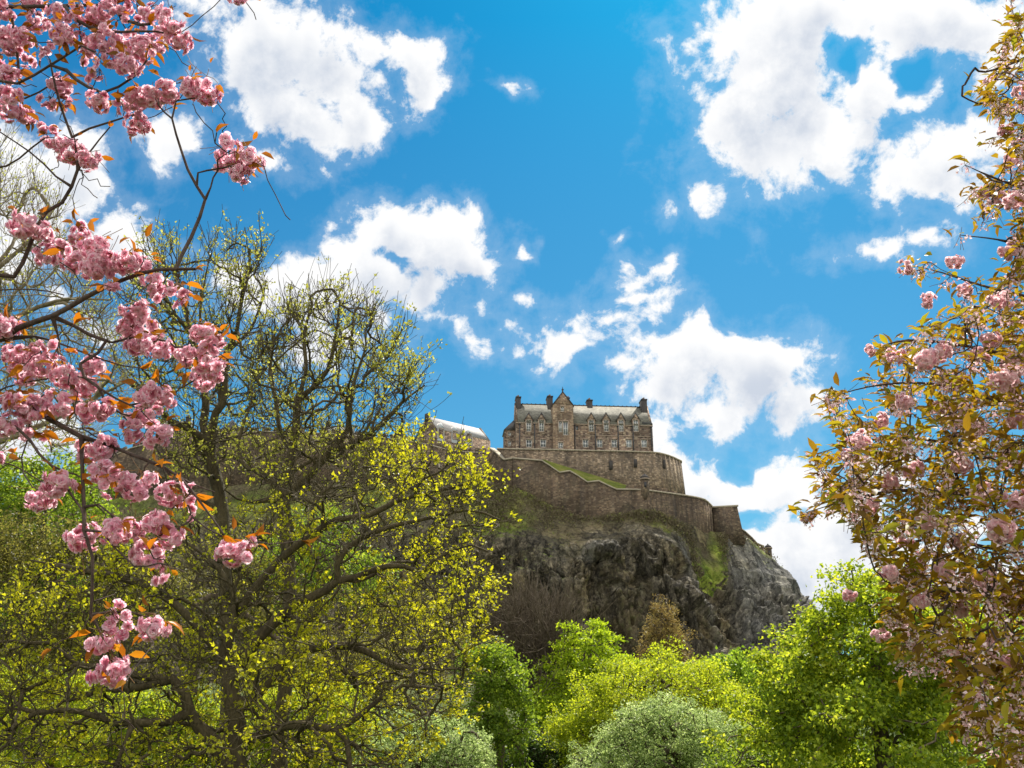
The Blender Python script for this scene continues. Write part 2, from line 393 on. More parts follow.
M['bay'] = stone_mat('buff rubble stone', [(0.36, 0.27, 0.19), (0.44, 0.33, 0.24), (0.27, 0.19, 0.14), (0.50, 0.40, 0.29)], (0.27, 0.22, 0.18), 0.6, 0.45)
M['dressed'] = plain_mat('dressed sandstone', (0.30, 0.235, 0.18), 0.9, 0.1, 0.3, 1.2)
M['darkstone'] = plain_mat('sooty stone', (0.06, 0.054, 0.05), 0.9, 0.15, 0.45, 1.4)
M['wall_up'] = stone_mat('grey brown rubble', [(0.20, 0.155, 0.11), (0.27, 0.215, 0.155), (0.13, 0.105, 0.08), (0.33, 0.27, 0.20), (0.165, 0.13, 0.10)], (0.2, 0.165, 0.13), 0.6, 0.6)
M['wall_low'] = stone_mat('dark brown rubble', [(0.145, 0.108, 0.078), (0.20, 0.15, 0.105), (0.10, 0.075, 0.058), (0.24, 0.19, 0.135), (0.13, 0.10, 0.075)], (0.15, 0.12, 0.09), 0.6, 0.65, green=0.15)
M['coping'] = plain_mat('weathered coping stone', (0.36, 0.31, 0.23), 0.85, 0.15, 0.3, 0.8)
M['slate'] = slate_mat('weathered slate', (0.10, 0.095, 0.078), (0.29, 0.275, 0.225), 0.85)
M['slate_pale'] = slate_mat('pale slate', (0.36, 0.34, 0.33), (0.50, 0.48, 0.45), 0.9)
M['slate_dark'] = slate_mat('dark slate', (0.045, 0.045, 0.048), (0.10, 0.095, 0.09), 0.5)
M['white'] = plain_mat('white paint', (0.72, 0.71, 0.66), 0.5, 0.3, 0.08)
M['pot'] = plain_mat('clay pots', (0.16, 0.12, 0.10), 0.8, 0.2)
M['pipe'] = plain_mat('black iron', (0.03, 0.03, 0.032), 0.5, 0.4)
def glass_mat():
    m, T, out = newmat('window glass'); r_ = T.n('ShaderNodeTexWhiteNoise') if False else None; o_ = T.n('ShaderNodeObjectInfo').outputs['Random']; princ(T, out, T.mix(o_, (0.05, 0.06, 0.07), (0.34, 0.36, 0.37)), 0.12, 0.9); return m
M['glass'] = glass_mat(); M['dormer'] = plain_mat('grey painted dormers', (0.40, 0.42, 0.42), 0.7, 0.2, 0.15)
def rock_mat():
    m, T, out = newmat('basalt crag'); tc = T.n('ShaderNodeTexCoord'); oc = tc.outputs['Object']
    mp = T.n('ShaderNodeMapping'); T.put(mp.inputs[0], oc); mp.inputs['Scale'].default_value = (1, 1, 0.4); mp.inputs['Rotation'].default_value = (0, R(8), 0)
    s1 = T.noise(mp.outputs[0], 0.6, 10, 0.72); s2 = T.noise(oc, 0.09, 5, 0.6); s3 = T.noise(oc, 1.6, 7, 0.7)
    f = T.math('ADD', T.math('MULTIPLY', s1, 0.6), T.math('MULTIPLY', s3, 0.4))
    att = T.n('ShaderNodeAttribute', attribute_name='pale'); pale = att.outputs[2]
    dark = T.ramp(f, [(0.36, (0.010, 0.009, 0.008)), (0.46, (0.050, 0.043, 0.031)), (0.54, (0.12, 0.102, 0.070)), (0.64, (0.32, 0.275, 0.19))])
    lit_tone = T.ramp(f, [(0.36, (0.030, 0.029, 0.028)), (0.46, (0.10, 0.095, 0.084)), (0.56, (0.18, 0.172, 0.148)), (0.66, (0.38, 0.35, 0.28))])
    col = T.mix(pale, dark, lit_tone)  # darker and sunlit tones of the same rock, mixed by mask
    moss = T.math('MULTIPLY', T.rng(s2, 0.46, 0.60), 0.6)
    mcol = T.ramp(T.noise(oc, 0.8, 6, 0.7), [(0.35, (0.045, 0.034, 0.016)), (0.5, (0.105, 0.078, 0.035)), (0.65, (0.10, 0.105, 0.03))])
    col = T.mix(T.math('MULTIPLY', moss, T.math('SUBTRACT', 1.0, T.math('MULTIPLY', pale, 0.6))), col, mcol)
    veg = T.n('ShaderNodeAttribute', attribute_name='veg').outputs[2]
    nz = T.n('ShaderNodeSeparateXYZ'); T.put(nz.inputs[0], T.n('ShaderNodeNewGeometry').outputs['Normal'])
    g = T.math('ADD', T.math('MULTIPLY', nz.outputs[2], 0.9), T.math('MULTIPLY', T.math('SUBTRACT', s3, 0.5), 1.6))
    g = T.rng(T.math('ADD', g, T.math('MULTIPLY', veg, 0.9)), 0.62, 0.95)
    gcol = T.ramp(T.math('ADD', T.math('MULTIPLY', T.noise(oc, 0.22, 5, 0.6), .6), T.math('MULTIPLY', T.noise(oc, 2.0, 5, 0.7), .4)), [(0.36, (0.05, 0.075, 0.014)), (0.47, (0.13, 0.18, 0.022)), (0.56, (0.23, 0.27, 0.04)), (0.68, (0.22, 0.17, 0.08))])
    brown = T.ramp(T.noise(oc, 1.1, 6, 0.7), [(0.35, (0.05, 0.04, 0.022)), (0.55, (0.12, 0.10, 0.055)), (0.7, (0.09, 0.11, 0.03))])
    lush = T.n('ShaderNodeAttribute', attribute_name='lush').outputs[2]
    col = T.mix(g, col, T.mix(lush, brown, gcol))
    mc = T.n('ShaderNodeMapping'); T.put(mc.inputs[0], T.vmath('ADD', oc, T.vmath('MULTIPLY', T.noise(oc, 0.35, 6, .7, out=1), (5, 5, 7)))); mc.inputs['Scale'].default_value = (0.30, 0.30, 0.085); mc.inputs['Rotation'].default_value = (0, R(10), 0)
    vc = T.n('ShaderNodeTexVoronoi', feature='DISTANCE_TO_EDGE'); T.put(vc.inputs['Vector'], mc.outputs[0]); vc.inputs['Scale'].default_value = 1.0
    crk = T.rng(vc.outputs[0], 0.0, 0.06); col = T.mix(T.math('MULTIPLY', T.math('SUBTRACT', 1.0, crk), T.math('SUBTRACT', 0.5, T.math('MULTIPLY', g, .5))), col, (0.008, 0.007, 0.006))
    vb = T.n('ShaderNodeTexVoronoi'); T.put(vb.inputs['Vector'], mc.outputs[0]); vb.inputs['Scale'].default_value = 1.0; vs = T.n('ShaderNodeSeparateColor'); T.put(vs.inputs[0], vb.outputs[1])
    col = T.mix(1.0, col, T.ramp(vs.outputs[0], [(0.0, (0.7, 0.7, 0.7)), (0.6, (1.0, 1.0, 1.0)), (1.0, (1.5, 1.45, 1.35))]), 'MULTIPLY')
    h = T.math('ADD', T.math('ADD', T.math('MULTIPLY', s1, 0.8), T.math('MULTIPLY', crk, .6)), T.math('MULTIPLY', s3, 0.5))
    princ(T, out, col, 0.88, 0.2, bump(T, h, 0.8, 0.45)); return m
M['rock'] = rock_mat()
def grass_mat(name, stops, sc_=0.3):
    m, T, out = newmat(name); oc = T.n('ShaderNodeTexCoord').outputs['Object']
    f = T.math('ADD', T.math('MULTIPLY', T.noise(oc, sc_, 5, 0.6), .5), T.math('MULTIPLY', T.noise(oc, sc_ * 12, 5, 0.7), .5))
    princ(T, out, T.ramp(f, stops), 0.95, 0.1, bump(T, T.noise(oc, sc_ * 20, 4, .7), 0.8, 0.3)); return m
M['grass'] = grass_mat('slope grass', [(0.38, (0.07, 0.085, 0.02)), (0.5, (0.14, 0.165, 0.03)), (0.6, (0.22, 0.20, 0.06))])
M['ground'] = grass_mat('park ground', [(0.38, (0.03, 0.045, 0.012)), (0.5, (0.06, 0.085, 0.018)), (0.62, (0.10, 0.10, 0.04))], 0.08)
# ------------------------------------------------------------------ ground
def hgt(x, y):
    t = np.clip((y - 70) / 150.0, 0, 1); t = t * t * (3 - 2 * t)
    return 17.0 * t + 3.0 * t * np.clip(x / 70.0, -1, 1.2) - 0.25
def build_ground():
    xs = np.concatenate([np.linspace(-2500, -420, 10), np.linspace(-400, 400, 110), np.linspace(420, 2500, 10)])
    ys = np.concatenate([np.linspace(-300, -20, 12), np.linspace(-15, 330, 120), np.linspace(350, 3700, 14)])
    X, Y = np.meshgrid(xs, ys); Z = hgt(X, Y) + 0.18 * np.sin(X * 0.19 + 1) * np.cos(Y * 0.13) * (Y > 12)
    v = np.stack([X, Y, Z], 2).reshape(-1, 3); nx = len(xs); ny = len(ys)
    i = (np.arange(ny - 1)[:, None] * nx + np.arange(nx - 1)[None]).ravel()
    o = part('ground', (v, np.stack([i, i + 1, i + nx + 1, i + nx], 1)), M['ground'], smooth=True); tag(o, kind='structure')
build_ground()
# ------------------------------------------------------------------ the crag
def build_crag():
    # control columns: pixel x, y and distance for each row, from the wall foot down to the hidden base
    rows = [
     [(-260,610,272),(-120,560,270),(0,520,266),(110,490,264),(240,478,258),(380,478,252),(470,480,247),(512,482,242),(543,501,238.5),(576,517,236),(619,513,235),(649,509,232),(680,520,236.5),(709,531,243),(741,534,245.5),(756,545,251),(768,558,254)],
     [(-260,640,262),(-120,600,258),(0,560,254),(110,530,252),(240,512,247),(380,508,242),(470,512,236),(512,520,231),(543,530,229),(576,534,228),(619,530,229),(649,526,228.5),(676,534,231),(706,556,238),(741,556,242),(768,562,248),(788,571,252)],
     [(-260,665,252),(-120,630,248),(0,590,243),(110,556,242),(240,540,237),(380,532,233),(470,534,228),(512,545,224),(543,549,222),(570,546,219.5),(600,545,219.5),(640,540,224),(675,543,223.5),(702,575,233),(735,578,236),(778,582,243),(803,586,250)],
     [(-260,680,248),(-120,640,242),(0,605,238),(110,580,236),(240,566,231),(380,556,227),(470,560,223),(505,566,220),(535,572,218),(562,568,216),(596,566,216.5),(640,566,219.5),(680,570,219),(706,592,225),(740,596,229),(786,598,237),(817,601,248)],
     [(-260,700,244),(-120,665,238),(0,640,232),(110,618,230),(240,604,225),(380,596,222),(465,598,219),(500,604,217),(530,608,215),(560,606,213.5),(596,606,214),(642,606,216),(688,606,215),(716,612,219),(748,616,222),(794,618,231),(824,616,246)],
     [(-260,730,236),(-120,700,230),(0,680,224),(110,660,221),(240,652,217),(380,648,214),(460,650,212),(498,652,211),(528,654,210),(560,654,209),(598,654,210),(646,654,211),(700,652,210.5),(735,648,212),(768,644,215),(800,640,226),(826,640,243)],
     [(-260,760,214),(-120,750,210),(0,740,204),(110,730,202),(240,726,199),(380,724,196),(460,724,195),(498,724,195),(528,724,195),(560,724,195),(598,724,196),(646,724,196),(704,722,197),(745,716,198),(782,708,203),(806,700,217),(822,692,240)]]
    NC = 520; nr = len(rows); pts = []
    for r in rows:
        q = [P(*c) for c in r]
        e = q[-1]
        q += [e + (1.5, 12, -0.3), e + (-4, 32, -2), e + (-30, 60, -6)]
        pts.append(catmull(q, NC, np.interp(np.linspace(0, 1, NC), [0, .2, .9, 1], [0, .49, .77, 1])))
    pts = np.array(pts)                                  
    NV = 300
    G = np.stack([catmull_u(pts[:, i], NV) for i in range(NC)], axis=1)   
    du = np.gradient(G, axis=1); dv = np.gradient(G, axis=0); N = unit(np.cross(dv, du))
    N *= np.where(N[..., 1:2] > 0.95, -1, 1)
    if (N[:, :200, 1] > 0).mean() > 0.5: N = -N
    vrow = np.linspace(0, nr - 1, NV)[:, None] * np.ones((1, NC))
    D = np.zeros(G.shape[:2]); VE = np.zeros_like(D)
    env = np.clip(vrow / 0.7, 0, 1) * 1.0; cliff = np.clip((vrow - 1.6) / 0.8, 0, 1)
    for i in range(NV):
        for j in range(NC):
            p = G[i, j]
            a = noise.fractal(Vector((p[0] * 0.055, p[1] * 0.055, p[2] * 0.02)), 1.0, 2.0, 4)
            b = noise.ridged_multi_fractal(Vector((p[0] * 0.10 + 5 + p[2] * 0.02, p[1] * 0.05, p[2] * 0.028)), 0.9, 2.1, 6, 1.0, 2.0)
            c = noise.fractal(Vector((p[0] * 0.5, p[1] * 0.5, p[2] * 0.35)), 0.8, 2.1, 5)
            D[i, j] = env[i, j] * (a * (0.8 + 2.2 * cliff[i, j]) + (b - 1.1) * (0.25 + 1.5 * cliff[i, j]) + c * (0.35 + 0.55 * cliff[i, j]))
            w = Vector((a * .5, c * .3, c * .3))
            d1, q1 = noise.voronoi(Vector((p[0] * 0.17 + p[2] * .03, p[1] * 0.17, p[2] * 0.085)) + w * .35)
            d2, q2 = noise.voronoi(Vector((p[0] * 0.55 + p[2] * .08, p[1] * 0.55, p[2] * 0.24)) + w * .3)
            cf = cliff[i, j]
            D[i, j] += cf * ((noise.cell(q1[0] * 7.3) - .5) * 2.6 - 1.1 * max(0, .16 - (d1[1] - d1[0])) / .16 + (noise.cell(q2[0] * 9.1) - .5) * 1.0 - .55 * max(0, .14 - (d2[1] - d2[0])) / .14)
            VE[i, j] = noise.fractal(Vector((p[0] * 0.09, p[1] * 0.09, p[2] * 0.09)), 1.0, 2.0, 4)
    G = G + N * D[..., None]
    # attributes: vegetation on the upper slope, paler rock, sunlit tone painted in, on the right buttress and ledges
    px = 512 + FPX * G[..., 0] / (G[..., 1] * CP + (G[..., 2] - CAMZ) * SP)
    veg = np.clip(1.1 - vrow / 1.9, -0.3, 1) + 0.5 * VE
    gul = np.exp(-((G[..., 0] - 46.5) / 4.5) ** 2) * np.clip(1 - (vrow - 1.9) / 0.7, 0, 1) * np.clip(vrow / 0.1, 0, 1)
    veg = np.maximum(veg, gul * (1.0 + 1.6 * VE)); veg = np.where(px > 728, veg - 0.38 + 0.5 * VE, veg)
    veg = np.where((px > 575) & (gul < .3), veg - 0.42 * np.clip((vrow - .35) / .4, 0, 1), veg)
    lush = np.clip(0.30 + VE * 1.3 + gul * (0.25 + 1.3 * np.clip((vrow - 1.2) / .8, -.2, 1)) - np.exp(-((G[..., 0] - 22) / 16) ** 2) * 0.75 + np.exp(-((G[..., 0] - 4) / 6) ** 2) * 0.4, 0, 1)
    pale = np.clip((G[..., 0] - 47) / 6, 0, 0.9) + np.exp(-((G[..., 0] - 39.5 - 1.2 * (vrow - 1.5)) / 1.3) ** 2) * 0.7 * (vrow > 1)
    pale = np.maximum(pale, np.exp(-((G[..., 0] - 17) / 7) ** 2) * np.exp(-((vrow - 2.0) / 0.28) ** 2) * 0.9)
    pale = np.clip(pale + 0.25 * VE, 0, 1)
    i = (np.arange(NV - 1)[:, None] * NC + np.arange(NC - 1)[None]).ravel()
    F = np.stack([i, i + 1, i + NC + 1, i + NC], 1)
    me_v = G.reshape(-1, 3)
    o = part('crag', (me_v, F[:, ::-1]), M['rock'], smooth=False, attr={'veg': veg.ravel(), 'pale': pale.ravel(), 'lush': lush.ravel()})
    tag(o, kind='structure')
    return G, veg, vrow
def catmull_u(p, n):
    k = len(p); q = np.vstack([2 * p[0] - p[1], p, 2 * p[-1] - p[-2]]); s = np.linspace(0, k - 1, n)
    i = np.clip(s.astype(int), 0, k - 2); t = (s - i)[:, None]; a, b, c, d = q[i], q[i + 1], q[i + 2], q[i + 3]
    return 0.5 * (2 * b + (c - a) * t + (2 * a - 5 * b + 4 * c - d) * t ** 2 + (3 * b - a - 3 * c + d) * t ** 3)
CR, CRV, CRR = build_crag()
# plateau behind the walls
def plateau():
    rim = [P(-260,600,274), P(0,512,269), P(110,474,267), P(240,455,262), P(380,455,256), P(470,465,250), P(512,463,246), P(560,478,241), P(610,495,239), P(649,500,237), P(690,506,242), P(712,516,249), P(736,515,250), P(740,532,256), P(760,555,262), P(768,566,268)]
    back = [r + np.array((0, 75.0, 1.0)) for r in rim]
    v = np.array(rim + back); n = len(rim)
    o = part('plateau', (v, [[i, i + 1, n + i + 1, n + i] for i in range(n - 1)]), M['grass']); tag(o, kind='structure')
plateau()
# scrub and grass tufts on the slopes of the crag
def scrub():
    pts = CR[8:215:1, 20:500:1].reshape(-1, 3); w = np.clip(CRV[8:215, 20:500].ravel() - 0.05, 0, 1) ** 2; w = w * (np.abs(pts[:, 0] - 46.5) > 3.5); w /= w.sum()
    k = rng.choice(len(pts), 6500, p=w); c = pts[k] + rng.normal(0, 0.3, (len(k), 3))
    m = 7; cc = np.repeat(c, m, 0) + rng.normal(0, 0.55, (len(k) * m, 3)) * (1, 1, 0.6)
    a = rdir(len(cc)) + (0, -0.2, 0.9)
    v, f = leaves(cc, a, rdir(len(cc)), rng.uniform(0.3, 0.75, len(cc)), rng.uniform(0.12, 0.3, len(cc)))
    o = part('crag_scrub', (v, f), leaf_mat('scrub leaves', [(0.15, (0.08, 0.06, 0.035)), (0.4, (0.15, 0.12, 0.07)), (0.65, (0.18, 0.15, 0.08)), (0.92, (0.22, 0.25, 0.05))], 0.3))
    tag(o, 'rough brown and green scrub on the upper slope of the crag', 'scrub', kind='stuff')
scrub()
# ------------------------------------------------------------------ walls
def wall_poly(name, label, top, bottom, thick, mat, coping=0.35, group=None, cmat='coping', over=0.25, merlon=None, lab_cat='wall'):
    """a thick wall along a line of top points with matching bottom points; coping stones on top"""
    top = np.array(top); bottom = np.array(bottom); n = len(top)
    dirv = np.gradient(top[:, :2], axis=0); nr = unit(np.stack([-dirv[:, 1], dirv[:, 0]], 1)); nr = np.where(nr[:, 1:2] < -0.35, -nr, nr)
    back = np.concatenate([nr, np.zeros((n, 1))], 1) * thick
    t = thing(name, label, lab_cat, (*((top[0] + top[-1]) / 2)[:2], float(bottom[:, 2].min())), group)
    m = MB()
    for i in range(n - 1):
        m.prism([bottom[i], bottom[i + 1], bottom[i + 1] + back[i + 1], bottom[i] + back[i]], [top[i], top[i + 1], top[i + 1] + back[i + 1], top[i] + back[i]])
    part('masonry', m.get(), mat, t)
    if coping:
        c = MB(); e = np.concatenate([nr, np.zeros((n, 1))], 1) * over; up = np.array((0, 0, coping)); lo = np.array((0, 0, 0.02))
        for i in range(n - 1):
            s = unit(top[i + 1] - top[i]) * 0.004
            a0, a1 = top[i] - e[i] + lo + s, top[i + 1] - e[i + 1] + lo - s; b0, b1 = top[i] + back[i] + e[i] + lo + s, top[i + 1] + back[i + 1] + e[i + 1] + lo - s
            c.prism([a0, a1, b1, b0], [a0 + up, a1 + up, b1 + up, b0 + up])
        part('coping', c.get(), M[cmat], t)
    if merlon:
        w, g, h = merlon; q = MB()
        for i in range(n - 1):
            L = np.linalg.norm(top[i + 1] - top[i]); k = max(1, int(L / (w + g)))
            for j in range(k):
                s0 = (j + 0.15) / k; s1 = s0 + w / (w + g) / k
                a, b = top[i] + (top[i + 1] - top[i]) * s0, top[i] + (top[i + 1] - top[i]) * s1; bk = back[i] * 0.6
                z0 = np.array((0, 0, coping + 0.02)); z1 = z0 + (0, 0, h)
                q.prism([a + z0, b + z0, b + bk + z0, a + bk + z0], [a + z1, b + z1, b + bk + z1, a + bk + z1])
        part('battlement', q.get(), mat, t)
    return t
# upper terrace wall and round bastion below the building
z_up = P(540, 449.8, 245.5)[2]
up_top = [P(497, 449.2, 246.5)] + [Pz(x, y, z_up) for x, y in ((516, 449.7), (540, 450), (580, 451), (620, 451.8), (653, 452.9), (660, 453.9), (666, 455.3), (672, 457.4), (678, 460.2), (681.5, 462.8))]
up_top += [up_top[-1] + (-1.2, 5, 0), up_top[-1] + (-6, 16, 0)]
up_bot = []
up_top = [np.array(p) for p in catmull(up_top, 40)]
for i, p in enumerate(up_top):
    tan = up_top[min(i + 1, 39)] - up_top[max(i - 1, 0)]; d = unit(np.array((tan[1], -tan[0], 0.0))); out = 1.0
    q = p + d * out * 0.9; q[2] = p[2] - 12.5; up_bot.append(q)
wall_poly('terrace_wall', 'upper grey brown rubble wall with rounded right end carrying the big slate roofed building', up_top, up_bot, 1.6, M['wall_up'], 0.3)
# solid dark blocks on the terrace wall in place of shaded slots
tw = [o for o in bpy.data.objects if o.name == 'terrace_wall'][0]
for x, y, w, h in ((611, 465, 3.4, 9), (635.5, 463, 3.4, 8), (664.5, 464, 2.2, 9)):
    c = P(x, y, 0.001); Yw = min(up_top[:30], key=lambda q: abs(q[0] - P(x, 455, q[1])[0]))[1] - 0.7
    a, b, c_, d_ = P(x - w / 2, y + h / 2, Yw), P(x + w / 2, y + h / 2, Yw), P(x + w / 2, y - h / 2, Yw), P(x - w / 2, y - h / 2, Yw)
    bk = np.array((0, 0.5, 0)); m = MB().prism([a, b, c_, d_], [a + bk, b + bk, c_ + bk, d_ + bk]); part('dark_slot', m.get(), M['darkstone'], tw)
# lower zigzag rampart
lt = [P(512.8, 458.8, 240.5), P(542, 461.2, 239), P(551, 467, 238.7), P(559.7, 473.2, 238.2), P(570, 471.5, 237.8), P(579, 477, 237.4), P(587.5, 482.8, 237), P(599, 481.6, 236.6), P(608, 486, 236), P(616.8, 490, 235.6), P(634, 490.2, 234.6), P(646, 490.6, 233.4)]
lb = [np.array((p[0], p[1] - 0.8, p[2] - 13.5)) for p in lt]
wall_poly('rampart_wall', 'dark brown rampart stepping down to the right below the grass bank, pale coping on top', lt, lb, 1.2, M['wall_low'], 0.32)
rt = [P(646.6, 490.9, 233.4), P(660, 492.6, 235.5), P(676, 494.8, 238), P(693, 497.4, 240.5), P(701, 499.2, 241.8), P(706, 501.2, 242.8), P(712.5, 507.6, 246.0)]
rt = [np.array(p) for p in catmull(rt, 16)]
rb = [np.array((p[0], p[1] - 0.8, p[2] - 12.5)) for p in rt]
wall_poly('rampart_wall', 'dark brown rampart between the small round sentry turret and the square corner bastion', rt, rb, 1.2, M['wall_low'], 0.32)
# corner bastion
def bastion():
    a, b = P(713, 508, 245.6), P(737.2, 506.6, 246.6); zt = a[2]; b = Pz(737.2, 506.6, zt)
    a2, b2 = a + (0.5, 8, 0), b + (-1, 8, 0)
    t = thing('corner_bastion', 'square flat topped dark stone bastion at the right end of the rampart', 'bastion', (a[0], a[1], zt - 12))
    lo = lambda p, dx, dy: np.array((p[0] + dx, p[1] + dy, zt - 9.5))
    part('masonry', MB().prism([lo(a, -0.2, -1.0), lo(b, 1.1, -1.0), lo(b2, 1.1, 0), lo(a2, -.2, 0)], [a, b, b2, a2]).get(), M['wall_low'], t)
    e = np.array((0, 0, 0.02)); h = np.array((0, 0, 0.4))
    q = [a + (-.25, -.25, .02), b + (.25, -.25, .02), b2 + (.25, 0, .02), a2 + (-.25, 0, .02)]
    part('coping', MB().prism(q, [p + h for p in q]).get(), M['coping'], t)
bastion()
# wall running down behind the bastion
dt = [P(738, 527, 253), P(746, 533, 253.5), P(752, 538.5, 254), P(757, 544, 254.5), P(764, 547, 255)]
db = [np.array((p[0] + .3, p[1] - .5, p[2] - 7)) for p in dt]
wall_poly('rampart_wall', 'short ruinous wall dropping from the corner bastion to the far small turret', dt, db, 1.0, M['wall_low'], 0.3, group=None)
def turret(name, label, px, py_top, py_base, wpx, Y, corbel):
    c0 = P(px, py_base, Y); top = P(px, py_top, Y); r = wpx / 2 * pxm(Y); H = top[2] - c0[2]
    t = thing(name, label, 'turret', c0)
    def ring(z, rr, m=14): return [(c0[0] + rr * math.cos(k * 2 * math.pi / m), Y + rr * math.sin(k * 2 * math.pi / m), c0[2] + z) for k in range(m)]
    def stack(pr):
        m = MB()
        rings = [ring(z, rr) for z, rr in pr]; vs = sum(rings, []); fs = []
        for a in range(len(rings) - 1): fs += [[a * 14 + k, a * 14 + (k + 1) % 14, (a + 1) * 14 + (k + 1) % 14, (a + 1) * 14 + k] for k in range(14)]
        fs += [list(range(14))[::-1], [(len(rings) - 1) * 14 + k for k in range(14)]]
        return m.add(vs, fs).get()
    part('body', stack([(-corbel, r * 0.35), (-corbel * 0.5, r * 0.7), (0, r), (H * 0.66, r)]), M['wall_low'], t)
    part('cornice', stack([(H * 0.66 + .01, r * 1.22), (H * 0.72, r * 1.25)]), M['dressed'], t)
    part('roof', stack([(H * 0.72 + .01, r * 1.18), (H * 0.84, r * 0.9), (H * 0.93, r * 0.35), (H * .96, 0.12)]), M['darkstone'], t)
    part('finial', stack([(H * 0.96 + .01, 0.1), (H * 0.98, 0.22), (H, 0.08)]), M['darkstone'], t)
    w = MB(); w.prism([(c0[0] - r * .28, Y - r - .04, c0[2] + H * .22), (c0[0] + r * .28, Y - r - .04, c0[2] + H * .22), (c0[0] + r * .28, Y - r * .8, c0[2] + H * .22), (c0[0] - r * .28, Y - r * .8, c0[2] + H * .22)],
        [(c0[0] - r * .28, Y - r - .04, c0[2] + H * .5), (c0[0] + r * .28, Y - r - .04, c0[2] + H * .5), (c0[0] + r * .28, Y - r * .8, c0[2] + H * .5), (c0[0] - r * .28, Y - r * .8, c0[2] + H * .5)])
    part('opening', w.get(), M['pipe'], t)  # solid black block in place of the shade inside the opening
turret('sentry_turret', 'small round domed turret corbelled out where the two ramparts meet', 645.2, 473.5, 492.5, 8.2, 233.6, 1.8)
turret('sentry_turret', 'tiny domed turret on the far right edge of the crag against the clouds', 769, 543.8, 559, 6.6, 256, 2.5)
# low rubble building bits between turret and terrace wall
m = MB()
for x0, x1, y0, y1, Y in ((626, 640, 485.5, 494, 238), (649, 657, 485.5, 496, 239), (657, 668, 488, 498, 241), (668, 678, 491, 500, 243)):
    a, b, c, d = P(x0, y1, Y), P(x1, y1, Y), P(x1, y0, Y), P(x0, y0, Y); bk = np.array((0, 1.2, 0)); m.prism([a, b, c, d], [a + bk, b + bk, c + bk, d + bk])
o = part('gun_embrasure_wall', m.get(), M['wall_low']); tag(o, 'low broken parapet blocks just behind the sentry turret', 'wall')
# grass bank between terrace wall and rampart
def bank():
    lo = [p + np.array((0, 1.25, 0.15)) for p in lt[1:11]]
    hi = [P(x, y, up_top[10][1] - 1.2) for x, y in ((544, 459.5), (552, 462.2), (560, 464.6), (570, 467.8), (580, 470.8), (590, 474), (600, 476.8), (609, 479.8), (618, 482.4), (627, 485.4))]
    n = len(lo); rows = [[l * (1 - t) + h * t + np.array((0, 0, 0.25 * math.sin(3.1 * t))) for l, h in zip(lo, hi)] for t in np.linspace(0, 1, 6)]
    rows.append([h + np.array((0, 1.6, 0.4)) for h in hi])
    v = [p for r in rows for p in r]; f = [[a * n + i, a * n + i + 1, (a + 1) * n + i + 1, (a + 1) * n + i] for a in range(6) for i in range(n - 1)]
    o = part('grass_bank', (v, f), M['grass'], smooth=True); tag(o, kind='structure')
bank()
# ramp coping left of the rampart
st_t = [P(490, 448.8, 246), P(496, 453, 243), P(504, 460.4, 241), P(512.4, 459, 240.6)]
wall_poly('stair_wall', 'short sloping wall with pale coping left of the rampart under the building', st_t, [np.array((p[0], p[1] - .5, p[2] - 9)) for p in st_t], 1.0, M['wall_low'], 0.35)
# long crenellated wall to the left, behind the trees
ct = [P(93, 470, 262), P(110, 458, 262), P(130, 449, 261), P(160, 441, 260), P(200, 434, 258), P(260, 432, 256), P(330, 434, 253), P(400, 440, 250), P(432, 446, 249.5), P(450, 451, 248.5), P(472, 453, 247.5), P(490, 453, 246.7)]
wall_poly('battlement_wall', 'long dark crenellated wall running left behind the bare tree branches', ct, [np.array((p[0], p[1] - 1.0, p[2] - 16)) for p in ct], 1.4, M['wall_low'], 0.25, merlon=(2.0, 1.2, 1.1))
